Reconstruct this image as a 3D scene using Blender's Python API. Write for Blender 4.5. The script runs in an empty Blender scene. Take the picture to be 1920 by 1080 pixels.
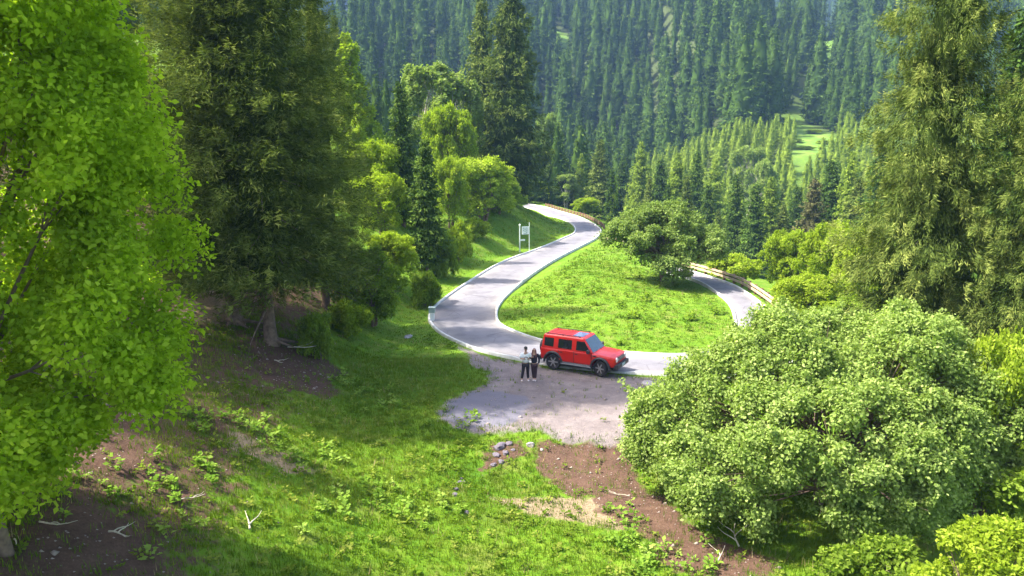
import bpy, bmesh, math, random
import numpy as np
from mathutils import Vector, Matrix, Euler

random.seed(7)
RNG = np.random.default_rng(7)
sc = bpy.context.scene
COL = sc.collection
R = math.radians

# ------------------------------------------------------------------ camera, sky, sun, exposure
F, CH, PITCH = 1371.0, 11.5, R(10.57)
cam_d = bpy.data.cameras.new('camera')
cam = bpy.data.objects.new('camera', cam_d)
COL.objects.link(cam)
cam.location = (0, 0, CH)
cam.rotation_euler = (R(90) - PITCH, 0, 0)
cam_d.sensor_width = 36
cam_d.lens = 36 * F / 1920
cam_d.clip_start = 0.3
cam_d.clip_end = 6000
sc.camera = cam

SUN_EL, SUN_AZ = 54.0, -88.0          # azimuth measured from +Y (view direction), clockwise; negative = from the left
world = bpy.data.worlds.new('World')
sc.world = world
world.use_nodes = True
wn = world.node_tree
sky = wn.nodes.new('ShaderNodeTexSky')
sky.sky_type = 'NISHITA'
sky.sun_disc = False
sky.sun_elevation = R(SUN_EL)
sky.sun_rotation = R(SUN_AZ)
sky.altitude = 300
sky.dust_density = 5.0
sky.air_density = 1.0
sky.ozone_density = 0.6
bg = wn.nodes['Background']
bg.inputs['Strength'].default_value = 0.15
wn.links.new(sky.outputs[0], bg.inputs[0])

sun_d = bpy.data.lights.new('sun', 'SUN')
sun_d.energy = 4.1
sun_d.angle = R(0.9)
sun_d.color = (1.0, 0.95, 0.86)
sun = bpy.data.objects.new('sun', sun_d)
COL.objects.link(sun)
sdir = Vector((math.sin(R(SUN_AZ)) * math.cos(R(SUN_EL)), math.cos(R(SUN_AZ)) * math.cos(R(SUN_EL)), math.sin(R(SUN_EL))))
sun.rotation_euler = sdir.to_track_quat('Z', 'Y').to_euler()
sun.location = (-60, 30, 120)

sc.view_settings.view_transform = 'Standard'
sc.view_settings.look = 'None'
sc.view_settings.exposure = 1.74
sc.view_settings.gamma = 1.0
sc.view_settings.use_curve_mapping = False
HAZE_DENSITY = 0.0002
cy = sc.cycles
cy.max_bounces = 6
cy.diffuse_bounces = 3
cy.glossy_bounces = 2
cy.transmission_bounces = 3
cy.transparent_max_bounces = 6
cy.volume_bounces = 1
cy.caustics_reflective = False
cy.caustics_refractive = False
cy.use_denoising = True

# ------------------------------------------------------------------ helpers
def tag(o, label=None, cat=None, group=None, kind=None):
    if label: o['label'] = label
    if cat: o['category'] = cat
    if group: o['group'] = group
    if kind: o['kind'] = kind
    return o

def link(name, data, parent=None):
    o = bpy.data.objects.new(name, data)
    COL.objects.link(o)
    if parent is not None: o.parent = parent
    return o

def empty(name, loc=(0, 0, 0), rz=0.0):
    o = link(name, None)
    o.location = loc
    o.rotation_euler = (0, 0, rz)
    o.empty_display_size = 0.3
    return o

def mesh_np(name, V, Fc, mats, attrs=None, smooth=False):
    """V (n,3); Fc (m,k) equal-size faces."""
    me = bpy.data.meshes.new(name)
    V = np.asarray(V, np.float32); Fc = np.asarray(Fc, np.int32)
    me.vertices.add(len(V)); me.vertices.foreach_set('co', V.ravel())
    k = Fc.shape[1]
    me.loops.add(Fc.size); me.loops.foreach_set('vertex_index', Fc.ravel())
    me.polygons.add(len(Fc))
    me.polygons.foreach_set('loop_start', np.arange(0, Fc.size, k, dtype=np.int32))
    if smooth: me.polygons.foreach_set('use_smooth', np.ones(len(Fc), bool))
    me.update(calc_edges=True)
    for m in (mats if isinstance(mats, (list, tuple)) else [mats]): me.materials.append(m)
    for an, (dt, arr) in (attrs or {}).items():
        a = me.attributes.new(an, dt, 'POINT')
        a.data.foreach_set('value' if dt == 'FLOAT' else 'color', np.asarray(arr, np.float32).ravel())
    return me

def from_bm(name, bm, mat, parent=None, smooth=False):
    me = bpy.data.meshes.new(name)
    bmesh.ops.recalc_face_normals(bm, faces=bm.faces)
    bm.to_mesh(me); bm.free()
    for m in (mat if isinstance(mat, (list, tuple)) else [mat]): me.materials.append(m)
    if smooth:
        for p in me.polygons: p.use_smooth = True
    return link(name, me, parent)

def bx(bm, c, s, rot=None, mi=0):
    M = Matrix.Translation(c)
    if rot is not None: M = M @ rot.to_matrix().to_4x4()
    M = M @ Matrix.Diagonal((s[0], s[1], s[2], 1))
    r = bmesh.ops.create_cube(bm, size=1, matrix=M)
    for f in {f for v in r['verts'] for f in v.link_faces}: f.material_index = mi
    return r['verts']

def cyl(bm, p0, p1, r0, r1=None, n=10):
    p0, p1 = Vector(p0), Vector(p1); d = p1 - p0
    q = d.to_track_quat('Z', 'Y').to_matrix().to_4x4()
    bmesh.ops.create_cone(bm, cap_ends=True, segments=n, radius1=r0, radius2=r0 if r1 is None else r1,
                          depth=d.length, matrix=Matrix.Translation((p0 + p1) / 2) @ q)

def tube_np(pts, rad, n=7):
    pts = np.asarray(pts, float); rad = np.asarray(rad, float)
    m = len(pts)
    T = np.gradient(pts, axis=0); T /= np.linalg.norm(T, axis=1)[:, None] + 1e-9
    ref = np.array([1.0, 0.2, 0.1])
    A = np.cross(T, ref); A /= np.linalg.norm(A, axis=1)[:, None] + 1e-9
    B = np.cross(T, A)
    th = np.linspace(0, 2 * np.pi, n, endpoint=False)
    V = pts[:, None, :] + rad[:, None, None] * (np.cos(th)[None, :, None] * A[:, None, :] + np.sin(th)[None, :, None] * B[:, None, :])
    i = np.arange(m - 1)[:, None]; j = np.arange(n)[None, :]
    Fq = np.stack([i * n + j, i * n + (j + 1) % n, (i + 1) * n + (j + 1) % n, (i + 1) * n + j], -1).reshape(-1, 4)
    return V.reshape(-1, 3), Fq

class Acc:
    def __init__(s): s.V = []; s.F = []; s.n = 0
    def add(s, V, Fq):
        s.V.append(V); s.F.append(Fq + s.n); s.n += len(V)
    def mesh(s, name, mat, smooth=True):
        return mesh_np(name, np.concatenate(s.V), np.concatenate(s.F), mat, smooth=smooth)

# lattice noise
_perm = np.random.default_rng(3).random((256, 256))
def noise(x, y):
    xi = np.floor(x).astype(int); yi = np.floor(y).astype(int)
    fx = x - xi; fy = y - yi
    fx = fx * fx * (3 - 2 * fx); fy = fy * fy * (3 - 2 * fy)
    g = lambda a, b: _perm[a & 255, b & 255]
    return ((g(xi, yi) * (1 - fx) + g(xi + 1, yi) * fx) * (1 - fy) + (g(xi, yi + 1) * (1 - fx) + g(xi + 1, yi + 1) * fx) * fy) * 2 - 1
def fbm(x, y, o=4):
    s = 0; a = 1; t = 0
    for k in range(o):
        s = s + a * noise(x * 2 ** k + 17.3 * k, y * 2 ** k - 9.1 * k); t += a; a *= 0.5
    return s / t
def sstep(a, b, x):
    t = np.clip((x - a) / (b - a), 0, 1); return t * t * (3 - 2 * t)

def ray(px, py):
    u = (px - 960) / F; v = (540 - py) / F
    c, s = math.cos(PITCH), math.sin(PITCH)
    return np.array([u, c + v * s, -s + v * c])
def P0(px, py, z=0.0):
    d = ray(px, py); t = (z - CH) / d[2]
    return np.array([d[0] * t, d[1] * t])

# ------------------------------------------------------------------ road line
PAIRS = [((975, 388), (990, 383)), ((1003, 392), (1024, 389)), ((1025, 403), (1045, 395.5)), ((1048, 409), (1082, 406)), ((1066, 416), (1104, 416)),
         ((1076, 423), (1119, 425)), ((1080, 431), (1126, 434)), ((1076, 439), (1119, 445)), ((1060, 446), (1100, 456)), ((1035, 457), (1075, 468.5)),
         ((1005, 469), (1045, 484)), ((968, 482), (1018, 500)), ((931, 498), (990, 519)), ((884, 527), (960, 544)), ((843, 555), (938, 566)),
         ((816, 577), (929, 583)), ((807, 596), (929, 598)), ((811, 608), (933, 607)), ((827, 624), (944, 615)), ((859, 641), (962, 623)),
         ((906, 659), (985, 632)), ((969, 673), (1012, 640)), ((1030, 684), (1060, 650)), ((1100, 692), (1110, 657)), ((1180, 699), (1165, 663)),
         ((1260, 703), (1225, 667)), ((1350, 707), (1285, 668)), ((1435, 702), (1335, 661)), ((1485, 680), (1366, 648)), ((1496, 652), (1379, 634)),
         ((1482, 624), (1382, 616)), ((1461, 603), (1380, 597)), ((1432, 576), (1374, 577)), ((1402, 553), (1361, 561)), ((1372, 535), (1338, 544)),
         ((1328, 520), (1315, 530)), ((1285, 507), (1278, 517)), ((1240, 497), (1235, 506))]
def catmull(P, n=10):
    P = np.asarray(P, float); Q = np.vstack([2 * P[0] - P[1], P, 2 * P[-1] - P[-2]])
    out = []
    for i in range(1, len(Q) - 2):
        for t in np.linspace(0, 1, n, endpoint=False):
            a, b, c, d = Q[i - 1], Q[i], Q[i + 1], Q[i + 2]
            out.append(0.5 * (2 * b + (c - a) * t + (2 * a - 5 * b + 4 * c - d) * t * t + (3 * b - a - 3 * c + d) * t ** 3))
    out.append(P[-1]); return np.array(out)
def smooth_line(L, k=2):
    for _ in range(k):
        M = L.copy(); M[1:-1] = (L[:-2] + 2 * L[1:-1] + L[2:]) / 4; L = M
    return L
EA = smooth_line(catmull([P0(*a) for a, b in PAIRS]), 12)
EB = smooth_line(catmull([P0(*b) for a, b in PAIRS]), 12)
MID = (EA + EB) / 2
HW = np.linalg.norm(EA - EB, axis=1) / 2

def road_dist(x, y):
    """distance outside the road's edge (negative inside)"""
    x = np.asarray(x, float); y = np.asarray(y, float)
    out = np.full(x.shape, 50.0)
    m = (x > -20) & (x < 40) & (y > 25) & (y < 180)
    if not m.any(): return out
    X = x[m]; Y = y[m]; res = np.empty(len(X))
    C = MID[::2]; H = HW[::2]
    for s in range(0, len(X), 20000):
        d = np.sqrt((X[s:s + 20000, None] - C[None, :, 0]) ** 2 + (Y[s:s + 20000, None] - C[None, :, 1]) ** 2) - H[None, :]
        res[s:s + 20000] = d.min(1)
    out[m] = res
    return out

# ------------------------------------------------------------------ terrain
XL_Y = [-100, 8, 20, 35, 46, 50, 57, 75, 88, 99, 110, 125, 136, 153, 170, 200, 250, 300, 400]
XL_X = [-1, -2.4, -4.0, -6.2, -7.2, -6.8, -5.9, -2.6, 2, 6.3, 8.6, 8.0, 6, 3, -3, -18, -45, -75, -120]
XR_Y = [-100, 20, 30, 40, 46, 58, 66, 77, 90, 107, 121, 138, 153, 170, 200, 240]
XR_X = [22, 20, 21, 21, 19.3, 20.3, 19.8, 18, 16.3, 15.4, 14.6, 12.8, 10, 6, -8, -20]
def terrain(x, y):
    x = np.asarray(x, float); y = np.asarray(y, float)
    xl = np.interp(y, XL_Y, XL_X); xr = np.interp(y, XR_Y, XR_X)
    d = np.maximum(xl - x, 0)
    slope = np.interp(y, [30, 60, 100, 200], [0.42, 0.52, 0.5, 0.45])
    zl = slope * (np.sqrt(d * d + 2.5) - 1.58)
    zl = 60 * np.tanh(zl / 60)
    zl = zl + np.minimum(d, 6) / 6 * (0.35 * fbm(x / 4, y / 4) + 0.9 * fbm(x / 14 + 5, y / 14))
    dr = np.maximum(x - xr, 0)
    zr = -0.62 * (np.sqrt(dr * dr + 4) - 2)
    depth = np.interp(y, [0, 25, 50, 120, 170], [2.5, 3.0, 8, 9.5, 10])
    zr = -depth * np.tanh(-zr / depth)
    z = zl + zr
    # lower terrace in front of the gravel lay-by
    z = z - 0.9 * (1 - sstep(25.5, 30.5, y + 0.6 * fbm(x / 3, y / 3))) * sstep(-6, 0, x)
    z = z + 0.10 * fbm(x / 1.3, y / 1.3, 3) * (1 - sstep(60, 120, y)) + 0.12 * fbm(x / 5 + 3, y / 5)
    # grassy island between the two arms of the road: gentle dome that falls off towards the tree on its far side
    isl = np.exp(-(((x - 7) / 6) ** 2 + ((y - 62) / 14) ** 2))
    z = z + 0.7 * isl
    # spur with young trees
    hs = np.interp(x, [18, 30, 50, 74, 100, 400], [0, 3.5, 13, 22, 22, 28])
    fall = 1 - sstep(60, 92, x)
    spur = hs * sstep(165, 232, y) * (1 - fall * sstep(245, 290, y))
    spur = spur + np.maximum(y - 235, 0).clip(0, 65) * 0.17 * (1 - fall)
    zb = np.interp(y, [150, 200], [0, 1]) * 0 + spur
    # main mountain
    y0 = np.interp(x, [-200, -60, 40, 90, 130, 300], [250, 262, 272, 280, 296, 300]) + 10 * fbm(x / 40, 3.3)
    hC = np.interp(x, [-400, -150, -100, -75, 105, 134, 400], [28, 30, 34, 142, 142, 54, 50]) + 5 * fbm(x / 30 + 9, 1.7)
    my = np.maximum(y - y0, 0)
    up = 0.62 * (np.sqrt(my * my + 300) - 17.3)
    m = hC * np.tanh(np.maximum(up, 0) / hC * 1.05)
    back = np.maximum(y - (y0 + hC / 0.62 + 55), 0)
    m = m - np.minimum(0.42 * (np.sqrt(back * back + 400) - 20), m * 0.92)
    far = 0.56 * np.maximum(y - 640 - 25 * fbm(x / 160, 0.5), 0)
    far = 300 * np.tanh(far / 300)
    rough = fbm(x / 35, y / 50) * 5 * sstep(260, 330, y) + fbm(x / 120 + 2, y / 160) * 14 * sstep(700, 800, y)
    z = z + zb + m + far + rough
    rd = road_dist(x, y)
    w = sstep(0.25, 3.2, rd)
    z = z * w + (-0.035) * (1 - w)
    # sink the ground under the roadway itself
    z = z - 0.10 * (1 - sstep(-0.45, -0.1, rd))
    return z
def tz(x, y): return float(terrain(np.array([x]), np.array([y]))[0])
def hit(px, py):
    """march a sight line down to the ground"""
    d = ray(px, py); t = np.concatenate([np.arange(8, 160, 0.1), np.arange(160, 1200, 1.0)])
    X = d[0] * t; Y = d[1] * t; Z = CH + d[2] * t
    h = terrain(X, Y); k = np.argmax(Z <= h)
    return np.array([X[k], Y[k], h[k]])
def at(px, Y):
    """ground point at distance Y on the vertical plane through column px"""
    x = (px - 960) / F * (Y / math.cos(PITCH)) * 0.985
    return np.array([x, Y, tz(x, Y)])
def top_z(row, Y):
    d = ray(960, row); return CH + d[2] / d[1] * Y

def axis(fine, lo, hi, g=1.07, mx=22):
    a = [fine[0]]
    for s, e, st in fine[1]:
        a = a if a[-1] >= s - 1e-6 else a
        while a[-1] < e - 1e-6: a.append(a[-1] + st)
    st = fine[1][-1][2]
    while a[-1] < hi: st = min(st * g, mx); a.append(a[-1] + st)
    st = fine[1][0][2]; b = []
    c = a[0]
    while c > lo: st = min(st * g, mx); c -= st; b.append(c)
    return np.array(b[::-1] + a)
GX = axis((-26, [(-26, -14, 0.4), (-14, 22, 0.22), (22, 34, 0.4)]), -1150, 1150)
GY = axis((9, [(9, 50, 0.22), (50, 95, 0.4), (95, 160, 0.7)]), -90, 1230, 1.04)
XX, YY = np.meshgrid(GX, GY)
ZZ = terrain(XX.ravel(), YY.ravel())
GV = np.stack([XX.ravel(), YY.ravel(), ZZ], 1)
nx, ny = len(GX), len(GY)
ii, jj = np.meshgrid(np.arange(nx - 1), np.arange(ny - 1))
b0 = (jj * nx + ii).ravel()
GF = np.stack([b0, b0 + 1, b0 + 1 + nx, b0 + nx], 1)

def poly_mask(px_poly, soft=0.8, x=None, y=None):
    """1 inside a patch of ground, 0 outside, soft edge; patch corners looked up on the terrain"""
    pl = np.array([hit(a, b)[:2] for a, b in px_poly])
    X = GV[:, 0] if x is None else x; Y = GV[:, 1] if y is None else y
    m = (X > pl[:, 0].min() - 4) & (X < pl[:, 0].max() + 4) & (Y > pl[:, 1].min() - 4) & (Y < pl[:, 1].max() + 4)
    out = np.zeros(len(X)); xs = X[m] + 0.7 * fbm(X[m] / 1.7, Y[m] / 1.7); ys = Y[m] + 0.7 * fbm(X[m] / 1.7 + 30, Y[m] / 1.7)
    ins = np.zeros(len(xs), bool); dist = np.full(len(xs), 1e9)
    for k in range(len(pl)):
        x1, y1 = pl[k]; x2, y2 = pl[(k + 1) % len(pl)]
        c = ((y1 > ys) != (y2 > ys)) & (xs < (x2 - x1) * (ys - y1) / (y2 - y1 + 1e-12) + x1)
        ins ^= c
        t = np.clip(((xs - x1) * (x2 - x1) + (ys - y1) * (y2 - y1)) / ((x2 - x1) ** 2 + (y2 - y1) ** 2 + 1e-9), 0, 1)
        dist = np.minimum(dist, np.hypot(xs - x1 - t * (x2 - x1), ys - y1 - t * (y2 - y1)))
    out[m] = sstep(-soft, soft, np.where(ins, dist, -dist))
    return out

GRAVEL = [[(856, 648), (900, 664), (980, 682), (1100, 700), (1190, 706), (1270, 712), (1270, 770), (1220, 805), (1150, 835), (1050, 822), (985, 800), (900, 818), (845, 800), (832, 770), (858, 735), (925, 712), (890, 690)]]
SOIL = [[(1000, 826), (1180, 828), (1235, 930), (1190, 950), (1080, 925), (1010, 880)],
        [(1150, 955), (1280, 975), (1420, 1078), (1400, 1110), (1300, 1090), (1230, 1040)],
        [(480, 640), (600, 660), (650, 700), (610, 755), (520, 720), (430, 690)],
        [(0, 985), (160, 945), (300, 985), (290, 1060), (150, 1110), (0, 1110)],
        [(200, 770), (300, 790), (270, 880), (170, 930), (120, 890)],
        [(1080, 895), (1240, 925), (1330, 1000), (1470, 1060), (1430, 1100), (1290, 1010), (1180, 1000), (1120, 950)],
        [(915, 830), (975, 815), (985, 850), (930, 880), (905, 880)],
        ]
TAN = [[(930, 935), (1050, 925), (1230, 950), (1240, 985), (1150, 1000), (1000, 960)], [(330, 545), (425, 545), (440, 605), (350, 615)],
       [(420, 800), (520, 850), (600, 890), (540, 900), (440, 850)], [(1118, 446), (1180, 446), (1180, 453), (1120, 452)]]
DAMP = [(838, 775), (870, 735), (925, 730), (995, 755), (985, 785), (930, 800), (865, 805)]
def masks(x, y):
    g = np.zeros(len(x)); s = np.zeros(len(x)); t = np.zeros(len(x))
    for p in GRAVEL: g = np.maximum(g, poly_mask(p, 0.8, x, y))
    for p in SOIL: s = np.maximum(s, poly_mask(p, 0.8, x, y))
    for p in TAN: t = np.maximum(t, poly_mask(p, 0.8, x, y))
    return g, s, t
mg, ms, mt = masks(GV[:, 0], GV[:, 1])
# (litter) brown litter shows between the grass under the left hand trees and all through the woods
xl_ = np.interp(GV[:, 1], XL_Y, XL_X)
mf = sstep(1.0, 6, xl_ - GV[:, 0]) * (1 - sstep(45, 70, GV[:, 1])) * 1.0
mw = sstep(160, 230, GV[:, 1])
def meadow(x, y):
    wob = 0.03 * fbm(x / 30, y / 22) + 0.012 * np.sin(y / 14)
    m1 = np.exp(-(((x / y - 0.392 + wob) / 0.030) ** 2 + ((y - 258) / 45) ** 2) * 1.2)
    m2 = np.exp(-((x - 0.060 * y + 6 * fbm(y / 20, 0 * y)) / 4.5) ** 2) * sstep(360, 400, y) * (1 - sstep(455, 470, y))
    m3 = np.exp(-(((x / y - 0.413) / 0.016) ** 2 + ((y - 400) / 38) ** 2))
    return np.clip(1.6 * np.maximum(np.maximum(m1, m2), m3), 0, 1)
md_ = poly_mask(DAMP, 0.9)
mm = meadow(GV[:, 0], np.maximum(GV[:, 1], 1)) * (GV[:, 1] > 120)
mw = mw * (1 - mm)

# ------------------------------------------------------------------ materials
def mat(name):
    m = bpy.data.materials.new(name); m.use_nodes = True
    nt = m.node_tree; nt.nodes.clear()
    out = nt.nodes.new('ShaderNodeOutputMaterial')
    return m, nt, nt.nodes, nt.links, out
def ramp(N, stops):
    r = N.new('ShaderNodeValToRGB'); e = r.color_ramp.elements
    e[0].position, e[0].color = stops[0][0], (*stops[0][1], 1)
    e[1].position, e[1].color = stops[-1][0], (*stops[-1][1], 1)
    for p, c in stops[1:-1]:
        q = e.new(p); q.color = (*c, 1)
    return r
def nz(N, L, scale, detail=4, vec=None, rough=0.55, coord=None):
    n = N.new('ShaderNodeTexNoise'); n.inputs['Scale'].default_value = scale; n.inputs['Detail'].default_value = detail
    n.inputs['Roughness'].default_value = rough
    if vec is not None: L.new(vec, n.inputs['Vector'])
    return n
def simple(name, col, rough=0.6, metal=0.0, var=0.12, scale=3.0, bump=0.0, bscale=30, coat=0.0, spec=0.5):
    m, nt, N, L, out = mat(name)
    b = N.new('ShaderNodeBsdfPrincipled'); tc = N.new('ShaderNodeTexCoord')
    n = nz(N, L, scale, 5, tc.outputs['Object'])
    r = ramp(N, [(0.3, tuple(c * (1 - var) for c in col)), (0.7, tuple(min(1, c * (1 + var)) for c in col))])
    L.new(n.outputs['Fac'], r.inputs[0]); L.new(r.outputs[0], b.inputs['Base Color'])
    b.inputs['Roughness'].default_value = rough; b.inputs['Metallic'].default_value = metal
    b.inputs['Coat Weight'].default_value = coat; b.inputs['Specular IOR Level'].default_value = spec
    if bump:
        n2 = nz(N, L, bscale, 5, tc.outputs['Object']); bp = N.new('ShaderNodeBump'); bp.inputs['Strength'].default_value = bump
        bp.inputs['Distance'].default_value = 0.02
        L.new(n2.outputs['Fac'], bp.inputs['Height']); L.new(bp.outputs[0], b.inputs['Normal'])
    L.new(b.outputs[0], out.inputs[0]); return m

def leaf_mat(name, dark, mid, light, trans=0.35, tcol=None, gloss=0.0):
    """colour by the 'v' attribute of each leaf; light passes through"""
    m, nt, N, L, out = mat(name)
    a = N.new('ShaderNodeAttribute'); a.attribute_name = 'v'
    oi = N.new('ShaderNodeObjectInfo')
    ad = N.new('ShaderNodeMath'); ad.operation = 'MULTIPLY_ADD'; ad.inputs[1].default_value = 0.30; ad.inputs[2].default_value = -0.15
    L.new(oi.outputs['Random'], ad.inputs[0])
    s = N.new('ShaderNodeMath'); s.operation = 'ADD'; L.new(a.outputs['Fac'], s.inputs[0]); L.new(ad.outputs[0], s.inputs[1])
    r = ramp(N, [(0.0, dark), (0.5, mid), (1.0, light)]); L.new(s.outputs[0], r.inputs[0])
    d = N.new('ShaderNodeBsdfDiffuse'); L.new(r.outputs[0], d.inputs[0])
    t = N.new('ShaderNodeBsdfTranslucent')
    mx = N.new('ShaderNodeMix'); mx.data_type = 'RGBA'; mx.blend_type = 'MULTIPLY'; mx.inputs[0].default_value = 1
    L.new(r.outputs[0], mx.inputs[6]); mx.inputs[7].default_value = (*(tcol or (1.25, 1.35, 0.55)), 1)
    L.new(mx.outputs[2], t.inputs[0])
    ms_ = N.new('ShaderNodeMixShader'); ms_.inputs[0].default_value = trans
    L.new(d.outputs[0], ms_.inputs[1]); L.new(t.outputs[0], ms_.inputs[2])
    if gloss < 0.02:
        L.new(ms_.outputs[0], out.inputs[0]); return m
    g = N.new('ShaderNodeBsdfGlossy'); g.inputs['Roughness'].default_value = 0.45; g.inputs[0].default_value = (0.8, 0.85, 0.8, 1)
    m2 = N.new('ShaderNodeMixShader'); m2.inputs[0].default_value = gloss
    L.new(ms_.outputs[0], m2.inputs[1]); L.new(g.outputs[0], m2.inputs[2])
    L.new(m2.outputs[0], out.inputs[0]); return m

M_LEAF_NEAR = leaf_mat('leaves_left_tree', (0.12, 0.21, 0.008), (0.29, 0.42, 0.02), (0.48, 0.60, 0.06), 0.5)
M_LEAF_BUSH = leaf_mat('leaves_willow', (0.12, 0.19, 0.035), (0.25, 0.345, 0.08), (0.44, 0.52, 0.18), 0.42, (1.15, 1.25, 0.5), 0.0)
M_LEAF_LIME = leaf_mat('leaves_lime', (0.15, 0.22, 0.015), (0.28, 0.37, 0.03), (0.42, 0.50, 0.08), 0.48)
M_LEAF_MID = leaf_mat('leaves_mid', (0.08, 0.14, 0.012), (0.18, 0.27, 0.03), (0.31, 0.40, 0.06), 0.45)
M_LEAF_PALE = leaf_mat('leaves_pale', (0.12, 0.18, 0.05), (0.21, 0.29, 0.07), (0.33, 0.40, 0.12), 0.36)
M_NEEDLE = leaf_mat('needles_shaded', (0.045, 0.07, 0.012), (0.12, 0.16, 0.03), (0.28, 0.32, 0.08), 0.25, (1.1, 1.2, 0.5), 0.0)
M_NEEDLE_OLIVE = leaf_mat('needles_olive', (0.045, 0.075, 0.016), (0.12, 0.165, 0.035), (0.29, 0.33, 0.08), 0.18, (1.1, 1.2, 0.5), 0.0)
M_NEEDLE_FAR = leaf_mat('needles_far', (0.028, 0.052, 0.010), (0.062, 0.115, 0.020), (0.14, 0.20, 0.038), 0.12, (1.1, 1.2, 0.5), 0.0)
M_NEEDLE_YOUNG = leaf_mat('needles_young', (0.10, 0.16, 0.018), (0.20, 0.28, 0.035), (0.32, 0.40, 0.06), 0.15, (1.1, 1.2, 0.5), 0.0)
M_NEEDLE_BROWN = leaf_mat('needles_brownish', (0.06, 0.06, 0.025), (0.13, 0.13, 0.05), (0.22, 0.21, 0.08), 0.12, (1.1, 1.1, 0.6), 0.0)
M_BARK = simple('bark_grey_brown', (0.17, 0.115, 0.085), 0.9, var=0.4, scale=6, bump=0.9, bscale=14)
M_BARK_PALE = simple('bark_pale', (0.42, 0.38, 0.30), 0.85, var=0.3, scale=4, bump=0.4, bscale=20)
M_DEADWOOD = simple('dead_wood', (0.50, 0.44, 0.33), 0.85, var=0.25, scale=5, bump=0.3)
M_GRASS = leaf_mat('grass_blades', (0.05, 0.10, 0.008), (0.12, 0.20, 0.014), (0.28, 0.31, 0.06), 0.35, (1.2, 1.3, 0.5), 0.0)
M_WEED = leaf_mat('weed_leaves', (0.10, 0.20, 0.02), (0.20, 0.32, 0.04), (0.34, 0.42, 0.10), 0.32, (1.2, 1.3, 0.5), 0.0)

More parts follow.
